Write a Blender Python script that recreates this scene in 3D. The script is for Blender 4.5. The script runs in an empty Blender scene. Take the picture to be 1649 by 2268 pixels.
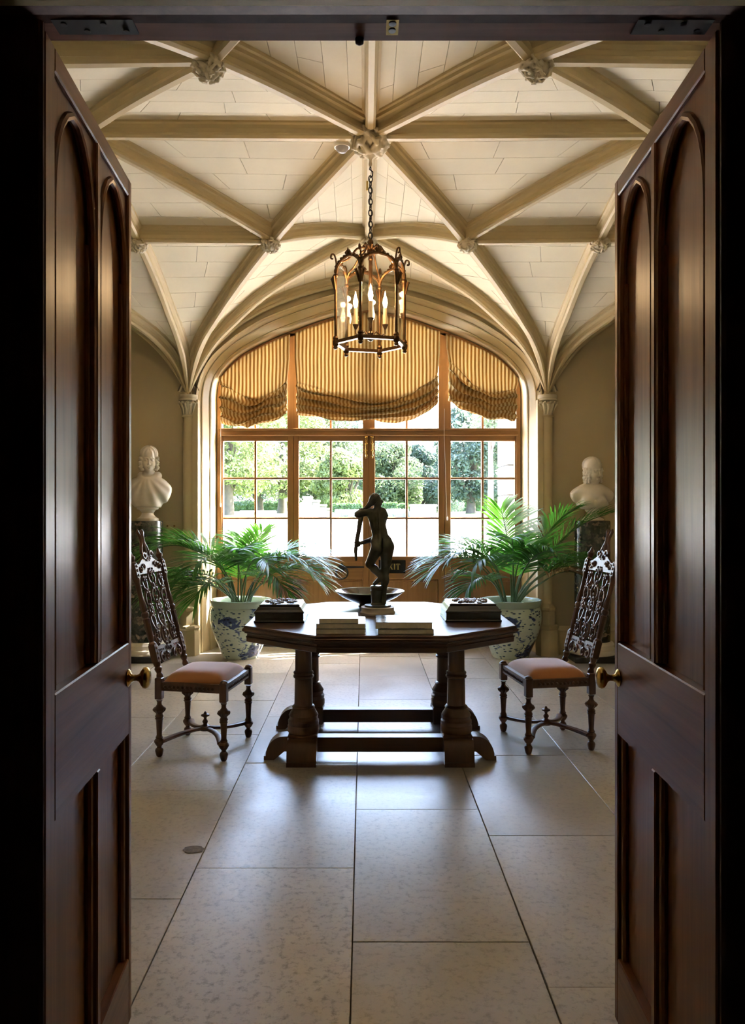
import bpy, bmesh, math, random
import numpy as np
from math import sin, cos, pi, radians as R, hypot, atan2, sqrt, exp
from mathutils import Vector, Matrix

scene = bpy.context.scene
col = scene.collection
random.seed(7)

# ------------------------------------------------------------------ camera
FPX, HC = 1670.0, 1.40            # focal length in pixels of the 1649x2268 frame, eye height
cam_d = bpy.data.cameras.new('camera')
cam_d.sensor_fit = 'AUTO'; cam_d.sensor_width = 36.0
cam_d.lens = FPX / 2268 * 36.0
cam_d.shift_x = 19.5 / 2268
cam_d.clip_start = 0.05; cam_d.clip_end = 600
cam = bpy.data.objects.new('camera', cam_d); col.objects.link(cam)
cam.location = (0, 0, HC); cam.rotation_euler = (pi / 2, 0, 0)
scene.camera = cam

# ------------------------------------------------------------------ sky, sun, exposure
w = bpy.data.worlds.new('sky'); scene.world = w; w.use_nodes = True
nt = w.node_tree; bg = nt.nodes['Background']
sky = nt.nodes.new('ShaderNodeTexSky'); sky.sky_type = 'NISHITA'; sky.sun_disc = False
sky.sun_elevation = R(50); sky.sun_rotation = R(70); sky.air_density = 1.0; sky.dust_density = 3.0; sky.ozone_density = 1.2
nt.links.new(sky.outputs['Color'], bg.inputs['Color']); bg.inputs['Strength'].default_value = 0.60

sun_d = bpy.data.lights.new('sun', 'SUN'); sun_d.energy = 9.0; sun_d.angle = R(0.6); sun_d.color = (1.0, 0.97, 0.93)
sun = bpy.data.objects.new('sun', sun_d); col.objects.link(sun)
sun.rotation_euler = Vector((-0.74, -0.27, -0.80)).to_track_quat('-Z', 'Y').to_euler()
sun.location = (20, 20, 30)

vs = scene.view_settings
vs.view_transform = 'Standard'; vs.look = 'None'; vs.gamma = 1.0; vs.use_curve_mapping = False
vs.exposure = 3.42

# ------------------------------------------------------------------ helpers
def px(x, y, Y):
    """world point at depth Y for a measured photo pixel"""
    return Vector(((x - 805) * Y / FPX, Y, HC - (y - 1134) * Y / FPX))

class MB:
    def __init__(s): s.v = []; s.f = []
    def add(s, vs, fs):
        o = len(s.v); s.v += [tuple(p) for p in vs]; s.f += [tuple(i + o for i in f) for f in fs]; return s
    def box(s, x0, x1, y0, y1, z0, z1, m=None, ch=0.0):
        if ch <= 0:
            vs = [(x, y, z) for z in (z0, z1) for y in (y0, y1) for x in (x0, x1)]
            fs = [(0, 2, 3, 1), (4, 5, 7, 6), (0, 1, 5, 4), (2, 6, 7, 3), (0, 4, 6, 2), (1, 3, 7, 5)]
        else:
            bm = bmesh.new()
            bmesh.ops.create_cube(bm, size=1.0)
            for v in bm.verts:
                v.co = ((x0 + x1) / 2 + v.co.x * (x1 - x0), (y0 + y1) / 2 + v.co.y * (y1 - y0), (z0 + z1) / 2 + v.co.z * (z1 - z0))
            bmesh.ops.bevel(bm, geom=bm.edges[:], offset=ch, segments=1, affect='EDGES')
            bm.verts.index_update()
            vs = [tuple(v.co) for v in bm.verts]; fs = [tuple(v.index for v in f.verts) for f in bm.faces]; bm.free()
        if m is not None: vs = [tuple(m @ Vector(p)) for p in vs]
        return s.add(vs, fs)
    def lathe(s, prof, n=24, c=(0, 0, 0), m=None, gad=None):
        """prof: [(r, z)]; gad: dict row->(lobes, depth)"""
        vs = []; fs = []
        for k, (r, z) in enumerate(prof):
            for i in range(n):
                a = 2 * pi * i / n; rr = r
                if gad and k in gad: rr = r * (1 - gad[k][1] * abs(sin(a * gad[k][0] / 2)))
                vs.append((c[0] + rr * cos(a), c[1] + rr * sin(a), c[2] + z))
        for k in range(len(prof) - 1):
            for i in range(n):
                j = (i + 1) % n
                fs.append((k * n + i, k * n + j, (k + 1) * n + j, (k + 1) * n + i))
        fs.append(tuple(reversed(range(n)))); fs.append(tuple((len(prof) - 1) * n + i for i in range(n)))
        if m is not None: vs = [tuple(m @ Vector(p)) for p in vs]
        return s.add(vs, fs)
    def tube(s, pts, rad, n=8, closed=False, flat=1.0, cap=True):
        pts = [Vector(p) for p in pts]; N = len(pts)
        if not hasattr(rad, '__len__'): rad = [rad] * N
        vs = []; fs = []; up = None
        for k, p in enumerate(pts):
            a = pts[k - 1] if (k > 0 or closed) else p
            b = pts[(k + 1) % N] if (k < N - 1 or closed) else p
            t = (b - a)
            t = t.normalized() if t.length > 1e-9 else Vector((0, 0, 1))
            if up is None:
                up = Vector((0, 0, 1)) if abs(t.z) < 0.9 else Vector((1, 0, 0))
            sd = t.cross(up)
            if sd.length < 1e-6: sd = t.orthogonal()
            sd.normalize(); up = sd.cross(t).normalized()
            for i in range(n):
                an = 2 * pi * i / n
                vs.append(p + sd * cos(an) * rad[k] + up * sin(an) * rad[k] * flat)
        M = N if closed else N - 1
        for k in range(M):
            k2 = (k + 1) % N
            for i in range(n):
                j = (i + 1) % n
                fs.append((k * n + i, k * n + j, k2 * n + j, k2 * n + i))
        if cap and not closed:
            fs.append(tuple(reversed(range(n)))); fs.append(tuple((N - 1) * n + i for i in range(n)))
        return s.add(vs, fs)
    def sweep(s, prof, frames, closed_prof=True, cap=True):
        """prof [(a,b)], frames [(P, A, B)]"""
        n = len(prof); vs = []; fs = []
        for P, A, B in frames:
            for a, b in prof: vs.append(P + A * a + B * b)
        for k in range(len(frames) - 1):
            for i in range(n if closed_prof else n - 1):
                j = (i + 1) % n
                fs.append((k * n + i, k * n + j, (k + 1) * n + j, (k + 1) * n + i))
        if cap and closed_prof:
            fs.append(tuple(reversed(range(n)))); fs.append(tuple((len(frames) - 1) * n + i for i in range(n)))
        return s.add(vs, fs)
    def prism(s, poly, A, B, D, o=(0, 0, 0), d=1.0):
        """extrude 2D polygon (in axes A,B) along D by d"""
        A, B, D, o = Vector(A), Vector(B), Vector(D), Vector(o); n = len(poly)
        vs = [o + A * a + B * b for a, b in poly] + [o + A * a + B * b + D * d for a, b in poly]
        fs = [tuple(reversed(range(n))), tuple(range(n, 2 * n))]
        for i in range(n):
            j = (i + 1) % n; fs.append((i, j, n + j, n + i))
        return s.add(vs, fs)
    def ball(s, c, r, nu=10, nv=7, m=None):
        if not hasattr(r, '__len__'): r = (r, r, r)
        vs = []; fs = []
        for k in range(1, nv):
            ph = pi * k / nv
            for i in range(nu):
                a = 2 * pi * i / nu
                vs.append((r[0] * sin(ph) * cos(a), r[1] * sin(ph) * sin(a), r[2] * cos(ph)))
        vs.append((0, 0, r[2])); vs.append((0, 0, -r[2])); T = len(vs) - 2
        for k in range(nv - 2):
            for i in range(nu):
                j = (i + 1) % nu; fs.append((k * nu + i, (k + 1) * nu + i, (k + 1) * nu + j, k * nu + j))
        for i in range(nu):
            j = (i + 1) % nu; fs.append((T, i, j)); fs.append((T + 1, (nv - 2) * nu + j, (nv - 2) * nu + i))
        if m is not None: vs = [tuple(m @ Vector(p)) for p in vs]
        return s.add([(p[0] + c[0], p[1] + c[1], p[2] + c[2]) for p in vs], fs)
    def grid(s, f, nu, nv):
        o = len(s.v)
        for i in range(nu + 1):
            for j in range(nv + 1): s.v.append(tuple(f(i / nu, j / nv)))
        for i in range(nu):
            for j in range(nv):
                a = o + i * (nv + 1) + j; s.f.append((a, a + nv + 1, a + nv + 2, a + 1))
        return s
    def obj(s, name, mat, parent=None, smooth=40, normals=True):
        me = bpy.data.meshes.new(name); me.from_pydata(s.v, [], s.f); me.validate()
        if normals:
            bm = bmesh.new(); bm.from_mesh(me); bmesh.ops.recalc_face_normals(bm, faces=bm.faces[:]); bm.to_mesh(me); bm.free()
        me.materials.append(mat)
        if smooth:
            me.shade_smooth(); me.set_sharp_from_angle(angle=R(smooth))
        o = bpy.data.objects.new(name, me); col.objects.link(o)
        if parent is not None: o.parent = parent
        return o

def tag(o, label=None, cat=None, group=None, kind=None):
    if label: o['label'] = label
    if cat: o['category'] = cat
    if group: o['group'] = group
    if kind: o['kind'] = kind
    return o
def thing(name, label, cat, loc=(0, 0, 0), rz=0.0, group=None):
    o = bpy.data.objects.new(name, None); col.objects.link(o); o.location = loc; o.rotation_euler = (0, 0, rz)
    o.empty_display_size = 0.1
    return tag(o, label, cat, group)
def copy_tree(o, parent=None):
    c = o.copy(); col.objects.link(c)
    if parent is not None: c.parent = parent
    for ch in list(o.children): copy_tree(ch, c)
    return c
def pchip(pts, n):
    """smooth monotone-ish interpolation of (t, z...) control points"""
    pts = np.array(pts, float); t = pts[:, 0]; out = []
    ts = np.linspace(t[0], t[-1], n); m = []
    for i in range(len(t)):
        if i == 0: d = (pts[1] - pts[0]) / (t[1] - t[0])
        elif i == len(t) - 1: d = (pts[-1] - pts[-2]) / (t[-1] - t[-2])
        else:
            a = (pts[i] - pts[i - 1]) / (t[i] - t[i - 1]); b = (pts[i + 1] - pts[i]) / (t[i + 1] - t[i])
            h0, h1 = t[i] - t[i - 1], t[i + 1] - t[i]; d = (a * h1 + b * h0) / (h0 + h1)
        m.append(d)
    for x in ts:
        i = min(max(np.searchsorted(t, x) - 1, 0), len(t) - 2); h = t[i + 1] - t[i]; s_ = (x - t[i]) / h
        out.append((2 * s_**3 - 3 * s_**2 + 1) * pts[i] + (s_**3 - 2 * s_**2 + s_) * h * m[i] + (-2 * s_**3 + 3 * s_**2) * pts[i + 1] + (s_**3 - s_**2) * h * m[i + 1])
    return np.array(out)
def resample(P, n):
    P = [Vector(p) for p in P]; L = [0.0]
    for a, b in zip(P, P[1:]): L.append(L[-1] + (b - a).length)
    out = []; k = 0
    for i in range(n):
        d = L[-1] * i / (n - 1)
        while k < len(P) - 2 and L[k + 1] < d: k += 1
        s_ = (d - L[k]) / max(L[k + 1] - L[k], 1e-9); out.append(P[k].lerp(P[k + 1], min(max(s_, 0), 1)))
    return out

# ---- signed distance modelling (organic carving), naive surface nets
def sd_ell(p, c, r):
    q = p - np.array(c, np.float32); r = np.array(r, np.float32)
    k0 = np.sqrt(((q / r) ** 2).sum(-1)); k1 = np.sqrt(((q / (r * r)) ** 2).sum(-1))
    return k0 * (k0 - 1) / np.maximum(k1, 1e-6)
def sd_cap(p, a, b, ra, rb):
    a = np.array(a, np.float32); b = np.array(b, np.float32); ab = b - a
    t = np.clip(((p - a) @ ab) / max(float(ab @ ab), 1e-9), 0, 1)
    return np.sqrt(((p - a - t[..., None] * ab) ** 2).sum(-1)) - (ra + (rb - ra) * t)
def smin(a, b, k):
    h = np.clip(0.5 + 0.5 * (b - a) / k, 0, 1); return b + (a - b) * h - k * h * (1 - h)
def smax(a, b, k): return -smin(-a, -b, k)
def nets(fn, lo, hi, h):
    ax = [np.arange(lo[i], hi[i] + h, h, dtype=np.float32) for i in range(3)]
    G = np.stack(np.meshgrid(*ax, indexing='ij'), -1); F = fn(G); nx, ny, nz = F.shape
    acc = np.zeros((nx - 1, ny - 1, nz - 1, 3), np.float32); cnt = np.zeros((nx - 1, ny - 1, nz - 1), np.float32)
    cs = [(i, j, k) for i in (0, 1) for j in (0, 1) for k in (0, 1)]
    def sl(c): return F[c[0]:nx - 1 + c[0], c[1]:ny - 1 + c[1], c[2]:nz - 1 + c[2]]
    for a in cs:
        for d in range(3):
            if a[d]: continue
            b = list(a); b[d] = 1; fa, fb = sl(a), sl(b); m = (fa < 0) != (fb < 0)
            t = np.where(m, fa / np.where(m, fa - fb, 1), 0)
            e = np.array(a, np.float32)[None] + np.zeros(fa.shape + (3,), np.float32); e[..., d] += t
            acc += e * m[..., None]; cnt += m
    act = cnt > 0; idx = -np.ones(act.shape, int); idx[act] = np.arange(act.sum())
    ijk = np.argwhere(act); V = (ijk + acc[act] / cnt[act][:, None]) * h + np.array([ax[0][0], ax[1][0], ax[2][0]])
    faces = []
    for d in range(3):
        u, v = (d + 1) % 3, (d + 2) % 3
        s0 = [slice(None)] * 3; s1 = [slice(None)] * 3; s0[d] = slice(0, -1); s1[d] = slice(1, None)
        fa, fb = F[tuple(s0)], F[tuple(s1)]
        for q in np.argwhere((fa < 0) != (fb < 0)):
            if q[u] == 0 or q[v] == 0 or q[u] >= F.shape[u] - 1 or q[v] >= F.shape[v] - 1: continue
            quad = []
            for du, dv in ((0, 0), (-1, 0), (-1, -1), (0, -1)):
                c = list(q); c[u] += du; c[v] += dv; quad.append(int(idx[tuple(c)]))
            if min(quad) < 0: continue
            if not fa[tuple(q)] < 0: quad.reverse()
            faces.append(tuple(quad))
    m = MB(); m.v = [tuple(map(float, p)) for p in V]; m.f = faces
    return m

# ------------------------------------------------------------------ materials
def new_mat(name):
    m = bpy.data.materials.new(name); m.use_nodes = True; n = m.node_tree
    return m, n, n.nodes['Principled BSDF'], n.links
def ramp(n, stops):
    r = n.nodes.new('ShaderNodeValToRGB'); e = r.color_ramp.elements
    while len(e) < len(stops): e.new(0.5)
    for k, (p, c) in enumerate(stops):
        e[k].position = p; e[k].color = (c[0], c[1], c[2], 1)
    return r
def texco(n, scale=(1, 1, 1), out='Object', rot=(0, 0, 0)):
    t = n.nodes.new('ShaderNodeTexCoord'); mp = n.nodes.new('ShaderNodeMapping')
    mp.inputs['Scale'].default_value = scale; mp.inputs['Rotation'].default_value = rot
    n.links.new(t.outputs[out], mp.inputs['Vector']); return mp
def noise(n, mp, scale, detail=4, rough=0.55, dist=0):
    t = n.nodes.new('ShaderNodeTexNoise'); t.inputs['Scale'].default_value = scale; t.inputs['Detail'].default_value = detail
    t.inputs['Roughness'].default_value = rough; t.inputs['Distortion'].default_value = dist
    n.links.new(mp.outputs[0], t.inputs['Vector']); return t
def bump(n, src, strength, dist=0.01):
    b = n.nodes.new('ShaderNodeBump'); b.inputs['Strength'].default_value = strength; b.inputs['Distance'].default_value = dist
    n.links.new(src, b.inputs['Height']); return b
def mat(name, c, rough=0.5, metal=0.0, var=0.08, vs=6.0, bmp=0.0, bs=60.0, spec=0.5, coat=0.0, out='Object', rvar=0.0):
    m, n, p, L = new_mat(name)
    mp = texco(n, out=out); t = noise(n, mp, vs)
    r = ramp(n, [(0.3, [x * (1 - var) for x in c]), (0.7, [min(1, x * (1 + var)) for x in c])])
    L.new(t.outputs['Fac'], r.inputs['Fac']); L.new(r.outputs['Color'], p.inputs['Base Color'])
    p.inputs['Roughness'].default_value = rough; p.inputs['Metallic'].default_value = metal
    p.inputs['Specular IOR Level'].default_value = spec; p.inputs['Coat Weight'].default_value = coat
    p.inputs['Coat Roughness'].default_value = 0.15
    if rvar:
        mr = n.nodes.new('ShaderNodeMapRange'); mr.inputs['To Min'].default_value = rough - rvar; mr.inputs['To Max'].default_value = rough + rvar
        L.new(t.outputs['Fac'], mr.inputs['Value']); L.new(mr.outputs[0], p.inputs['Roughness'])
    if bmp:
        t2 = noise(n, mp, bs, 6); L.new(bump(n, t2.outputs['Fac'], bmp).outputs[0], p.inputs['Normal'])
    return m
def wood(name, dark, light, axis=2, rough=0.35, coat=0.0, scale=1.0, bmp=0.15, spec=0.5):
    m, n, p, L = new_mat(name)
    s = [38 * scale] * 3; s[axis] = 1.6 * scale
    mp = texco(n, s); t = noise(n, mp, 1.0, 6, 0.62, 0.6)
    s2 = [7 * scale] * 3; s2[axis] = 0.6 * scale
    t2 = noise(n, texco(n, s2), 1.0, 3, 0.5, 0.4)
    mx = n.nodes.new('ShaderNodeMix'); mx.data_type = 'FLOAT'; mx.inputs[0].default_value = 0.45
    L.new(t.outputs['Fac'], mx.inputs[2]); L.new(t2.outputs['Fac'], mx.inputs[3])
    r = ramp(n, [(0.33, dark), (0.66, light)]); L.new(mx.outputs[0], r.inputs['Fac']); L.new(r.outputs['Color'], p.inputs['Base Color'])
    mr = n.nodes.new('ShaderNodeMapRange'); mr.inputs['To Min'].default_value = rough + 0.05; mr.inputs['To Max'].default_value = rough - 0.05
    L.new(t.outputs['Fac'], mr.inputs['Value']); L.new(mr.outputs[0], p.inputs['Roughness'])
    p.inputs['Coat Weight'].default_value = coat; p.inputs['Coat Roughness'].default_value = 0.12; p.inputs['Specular IOR Level'].default_value = spec
    L.new(bump(n, t.outputs['Fac'], bmp, 0.002).outputs[0], p.inputs['Normal'])
    return m
def glass_mat(name, tint=(1, 1, 1), refl=1.0, rough=0.0):
    m = bpy.data.materials.new(name); m.use_nodes = True; n = m.node_tree; n.nodes.clear(); L = n.links
    o = n.nodes.new('ShaderNodeOutputMaterial'); mx = n.nodes.new('ShaderNodeMixShader'); tr = n.nodes.new('ShaderNodeBsdfTransparent')
    gl = n.nodes.new('ShaderNodeBsdfGlossy'); gl.inputs['Roughness'].default_value = rough; tr.inputs['Color'].default_value = (*tint, 1)
    lw = n.nodes.new('ShaderNodeLayerWeight'); lw.inputs['Blend'].default_value = 0.5       # 1 - |cos|, the same on both faces of a pane
    pw = n.nodes.new('ShaderNodeMath'); pw.operation = 'POWER'; pw.inputs[1].default_value = 5.0; L.new(lw.outputs['Facing'], pw.inputs[0])
    fr = n.nodes.new('ShaderNodeMath'); fr.operation = 'MULTIPLY_ADD'; fr.inputs[1].default_value = 0.965; fr.inputs[2].default_value = 0.035; L.new(pw.outputs[0], fr.inputs[0])
    mu = n.nodes.new('ShaderNodeMath'); mu.operation = 'MULTIPLY'; mu.inputs[1].default_value = refl
    L.new(fr.outputs[0], mu.inputs[0]); L.new(mu.outputs[0], mx.inputs[0]); L.new(tr.outputs[0], mx.inputs[1]); L.new(gl.outputs[0], mx.inputs[2]); L.new(mx.outputs[0], o.inputs[0])
    return m
def emit_mat(name, c, s):
    m, n, p, L = new_mat(name)
    p.inputs['Base Color'].default_value = (*c, 1); p.inputs['Emission Color'].default_value = (*c, 1); p.inputs['Emission Strength'].default_value = s
    return m
def breccia(name):
    m, n, p, L = new_mat(name); mp = texco(n)
    v = n.nodes.new('ShaderNodeTexVoronoi'); v.inputs['Scale'].default_value = 30; v.inputs['Randomness'].default_value = 1.0
    nz = noise(n, mp, 7, 4); ad = n.nodes.new('ShaderNodeMix'); ad.data_type = 'VECTOR'; ad.inputs[0].default_value = 0.14
    L.new(mp.outputs[0], ad.inputs[4]); L.new(nz.outputs['Color'], ad.inputs[5]); L.new(ad.outputs[1], v.inputs['Vector'])
    r = ramp(n, [(0.0, (0.022, 0.028, 0.022)), (0.45, (0.05, 0.058, 0.045)), (0.62, (0.12, 0.115, 0.09)), (0.8, (0.03, 0.032, 0.03)), (0.93, (0.30, 0.24, 0.19))])
    sep = n.nodes.new('ShaderNodeSeparateColor'); L.new(v.outputs['Color'], sep.inputs[0]); L.new(sep.outputs[0], r.inputs['Fac'])
    n2 = noise(n, mp, 40, 5, 0.7); r2 = ramp(n, [(0.35, (0.45, 0.45, 0.42)), (0.65, (1.3, 1.3, 1.25))]); L.new(n2.outputs['Fac'], r2.inputs['Fac'])
    mx = n.nodes.new('ShaderNodeMix'); mx.data_type = 'RGBA'; mx.blend_type = 'MULTIPLY'; mx.inputs[0].default_value = 1
    L.new(r.outputs['Color'], mx.inputs[6]); L.new(r2.outputs['Color'], mx.inputs[7]); L.new(mx.outputs[2], p.inputs['Base Color'])
    p.inputs['Roughness'].default_value = 0.18
    return m
def slab_mat(name):
    m, n, p, L = new_mat(name); mp = texco(n, out='Object')
    oi = n.nodes.new('ShaderNodeObjectInfo')
    ad = n.nodes.new('ShaderNodeVectorMath'); ad.operation = 'MULTIPLY_ADD'; ad.inputs[1].default_value = (1, 1, 1)
    cmb = n.nodes.new('ShaderNodeCombineXYZ'); mul = n.nodes.new('ShaderNodeMath'); mul.operation = 'MULTIPLY'; mul.inputs[1].default_value = 37.0
    L.new(oi.outputs['Random'], mul.inputs[0]); L.new(mul.outputs[0], cmb.inputs[0]); L.new(mul.outputs[0], cmb.inputs[1])
    L.new(mp.outputs[0], ad.inputs[0]); L.new(cmb.outputs[0], ad.inputs[2])
    t = noise(n, ad, 3.0, 6, 0.6); t2 = noise(n, ad, 38, 8, 0.72)
    r = ramp(n, [(0.25, (0.39, 0.345, 0.27)), (0.75, (0.54, 0.49, 0.40))]); L.new(t.outputs['Fac'], r.inputs['Fac'])
    r2 = ramp(n, [(0.34, (0.36, 0.33, 0.29)), (0.50, (1, 1, 1))]); L.new(t2.outputs['Fac'], r2.inputs['Fac'])
    mx = n.nodes.new('ShaderNodeMix'); mx.data_type = 'RGBA'; mx.blend_type = 'MULTIPLY'
    hs = n.nodes.new('ShaderNodeMapRange'); hs.inputs['To Min'].default_value = 0.12; hs.inputs['To Max'].default_value = 0.85
    L.new(oi.outputs['Random'], hs.inputs['Value']); L.new(hs.outputs[0], mx.inputs[0])
    L.new(r.outputs['Color'], mx.inputs[6]); L.new(r2.outputs['Color'], mx.inputs[7])
    br = n.nodes.new('ShaderNodeMapRange'); br.inputs['To Min'].default_value = 0.85; br.inputs['To Max'].default_value = 1.12
    L.new(oi.outputs['Random'], br.inputs['Value'])
    hv = n.nodes.new('ShaderNodeHueSaturation'); L.new(br.outputs[0], hv.inputs['Value']); L.new(mx.outputs[2], hv.inputs['Color']); L.new(hv.outputs[0], p.inputs['Base Color'])
    rr = n.nodes.new('ShaderNodeMapRange'); rr.inputs['From Min'].default_value = 0.3; rr.inputs['From Max'].default_value = 0.7; rr.inputs['To Min'].default_value = 0.285; rr.inputs['To Max'].default_value = 0.37
    L.new(t.outputs['Fac'], rr.inputs['Value']); L.new(rr.outputs[0], p.inputs['Roughness'])
    p.inputs['Specular IOR Level'].default_value = 1.0
    L.new(bump(n, t2.outputs['Fac'], 0.22, 0.003).outputs[0], p.inputs['Normal'])
    return m
def porcelain(name):
    m, n, p, L = new_mat(name); mp = texco(n, (1, 1, 1.25))
    t = noise(n, mp, 9.0, 5, 0.62, 1.4)
    big = noise(n, mp, 4.2, 2, 0.5)
    mul = n.nodes.new('ShaderNodeMath'); mul.operation = 'MULTIPLY'; L.new(t.outputs['Fac'], mul.inputs[0]); L.new(big.outputs['Fac'], mul.inputs[1])
    r = ramp(n, [(0.300, (0.50, 0.60, 0.52)), (0.325, (0.10, 0.16, 0.33)), (0.36, (0.03, 0.05, 0.16)), (0.45, (0.05, 0.08, 0.2))]); L.new(mul.outputs[0], r.inputs['Fac'])
    # scattered little cloud strokes
    v = n.nodes.new('ShaderNodeTexVoronoi'); v.inputs['Scale'].default_value = 1.0; mp2 = texco(n, (19, 19, 46)); L.new(mp2.outputs[0], v.inputs['Vector'])
    r2 = ramp(n, [(0.24, (0.08, 0.13, 0.28)), (0.34, (1, 1, 1))]); L.new(v.outputs['Distance'], r2.inputs['Fac'])
    mx = n.nodes.new('ShaderNodeMix'); mx.data_type = 'RGBA'; mx.blend_type = 'MULTIPLY'; mx.inputs[0].default_value = 1
    L.new(r.outputs['Color'], mx.inputs[6]); L.new(r2.outputs['Color'], mx.inputs[7]); L.new(mx.outputs[2], p.inputs['Base Color'])
    p.inputs['Roughness'].default_value = 0.12; p.inputs['Coat Weight'].default_value = 0.5
    return m
def stripe_cloth(name):
    m = bpy.data.materials.new(name); m.use_nodes = True; n = m.node_tree; n.nodes.clear(); L = n.links
    uv = n.nodes.new('ShaderNodeUVMap'); uv.uv_map = 'UVMap'; sp = n.nodes.new('ShaderNodeSeparateXYZ'); L.new(uv.outputs[0], sp.inputs[0])
    mu = n.nodes.new('ShaderNodeMath'); mu.operation = 'MULTIPLY'; mu.inputs[1].default_value = 1 / 0.0385; L.new(sp.outputs[0], mu.inputs[0])
    fr = n.nodes.new('ShaderNodeMath'); fr.operation = 'FRACT'; L.new(mu.outputs[0], fr.inputs[0])
    r = ramp(n, [(0.0, (0.60, 0.50, 0.31)), (0.40, (0.60, 0.50, 0.31)), (0.5, (0.36, 0.215, 0.075)), (0.92, (0.36, 0.215, 0.075)), (1.0, (0.60, 0.50, 0.31))]); L.new(fr.outputs[0], r.inputs['Fac'])
    d = n.nodes.new('ShaderNodeBsdfDiffuse'); t = n.nodes.new('ShaderNodeBsdfTranslucent'); mx = n.nodes.new('ShaderNodeMixShader'); mx.inputs[0].default_value = 0.40
    L.new(r.outputs['Color'], d.inputs['Color']); L.new(r.outputs['Color'], t.inputs['Color']); L.new(d.outputs[0], mx.inputs[1]); L.new(t.outputs[0], mx.inputs[2])
    o = n.nodes.new('ShaderNodeOutputMaterial'); L.new(mx.outputs[0], o.inputs[0]); return m
def leaf_mat(name, c, tc, rough=0.4, tmix=0.4, var=0.35, vs=3.0):
    m = bpy.data.materials.new(name); m.use_nodes = True; n = m.node_tree; L = n.links; p = n.nodes['Principled BSDF']; o = n.nodes['Material Output']
    t = noise(n, texco(n), vs, 3)
    r = ramp(n, [(0.3, [x * (1 - var) for x in c]), (0.7, [x * (1 + var) for x in c])]); L.new(t.outputs['Fac'], r.inputs['Fac']); L.new(r.outputs['Color'], p.inputs['Base Color'])
    p.inputs['Roughness'].default_value = rough
    tr = n.nodes.new('ShaderNodeBsdfTranslucent'); tr.inputs['Color'].default_value = (*tc, 1)
    mx = n.nodes.new('ShaderNodeMixShader'); mx.inputs[0].default_value = tmix
    L.new(p.outputs[0], mx.inputs[1]); L.new(tr.outputs[0], mx.inputs[2]); L.new(mx.outputs[0], o.inputs['Surface']); return m

M = {}
M['web'] = mat('vault_plaster', (0.72, 0.65, 0.485), 0.75, var=0.05, vs=2.5, bmp=0.10, bs=30)
M['joint'] = mat('vault_joint', (0.30, 0.26, 0.18), 0.9)
M['rib'] = mat('rib_stone_paint', (0.56, 0.455, 0.262), 0.55, var=0.05, vs=3)
M['pale'] = mat('carved_stone_paint', (0.62, 0.55, 0.40), 0.55, var=0.08, vs=12)
M['wall'] = mat('wall_paint', (0.53, 0.435, 0.265), 0.65, var=0.04, vs=1.5, bmp=0.08, bs=90)
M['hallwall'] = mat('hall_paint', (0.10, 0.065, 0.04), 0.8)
M['slab'] = slab_mat('limestone_slab')
M['bed'] = mat('joint_mortar', (0.13, 0.105, 0.07), 0.95)
M['doorwood'] = wood('door_mahogany', (0.125, 0.042, 0.016), (0.285, 0.104, 0.038), 2, 0.335, 0.0, spec=0.3)
M['doorwoodx'] = wood('door_mahogany_rail', (0.125, 0.042, 0.016), (0.285, 0.104, 0.038), 0, 0.335, 0.0, spec=0.3)
M['framewood'] = wood('doorframe_mahogany', (0.030, 0.010, 0.005), (0.070, 0.026, 0.012), 2, 0.7, spec=0.15)
M['headwood'] = wood('doorhead_mahogany_lit', (0.15, 0.068, 0.042), (0.27, 0.125, 0.078), 0, 0.65, spec=0.15)  # lighter than the jambs: light on the soffit put into the colour
M['oak'] = wood('window_oak', (0.23, 0.108, 0.034), (0.385, 0.195, 0.068), 2, 0.4)
M['oakx'] = wood('window_oak_rail', (0.23, 0.108, 0.034), (0.385, 0.195, 0.068), 0, 0.4)
M['tablewood'] = wood('table_oak', (0.055, 0.024, 0.013), (0.125, 0.055, 0.028), 2, 0.36, 0.1)
M['tabletop'] = wood('table_top_oak', (0.040, 0.016, 0.009), (0.095, 0.040, 0.019), 0, 0.345, 0.0, bmp=0.06)
M['chairwood'] = wood('chair_walnut', (0.050, 0.020, 0.009), (0.135, 0.055, 0.024), 2, 0.38, 0.0)
M['brass'] = mat('brass', (0.55, 0.38, 0.13), 0.22, 1.0, var=0.15)
M['iron'] = mat('dark_iron', (0.045, 0.042, 0.038), 0.5, 0.6)
M['gilt'] = mat('lantern_bronze', (0.13, 0.068, 0.026), 0.40, 0.8, var=0.4, vs=30)
M['marble'] = mat('white_marble', (0.72, 0.66, 0.55), 0.38, var=0.06, vs=9)
M['breccia'] = breccia('breccia_marble')
M['black'] = mat('black_stone', (0.015, 0.014, 0.013), 0.4)
M['bronze'] = mat('patinated_bronze', (0.085, 0.082, 0.058), 0.36, 0.55, var=0.3, vs=25)
M['stonebase'] = mat('statue_stone', (0.50, 0.43, 0.33), 0.5)
M['porcelain'] = porcelain('blue_white_porcelain')
M['celadon'] = mat('celadon_glaze', (0.36, 0.46, 0.36), 0.15, var=0.06)
M['soil'] = mat('soil', (0.03, 0.02, 0.012), 0.95)
M['palm'] = leaf_mat('palm_leaf', (0.035, 0.105, 0.028), (0.14, 0.42, 0.035), 0.34, 0.34, 0.3, 5)
M['palmdry'] = leaf_mat('palm_dry', (0.16, 0.09, 0.03), (0.4, 0.2, 0.05), 0.6, 0.3, 0.3, 5)
M['palmstem'] = mat('palm_stem', (0.07, 0.115, 0.035), 0.4)
M['seat'] = mat('tan_velvet', (0.44, 0.185, 0.062), 0.85, var=0.05)
M['seat'].node_tree.nodes['Principled BSDF'].inputs['Sheen Weight'].default_value = 0.75
M['seat'].node_tree.nodes['Principled BSDF'].inputs['Sheen Roughness'].default_value = 0.4
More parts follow.
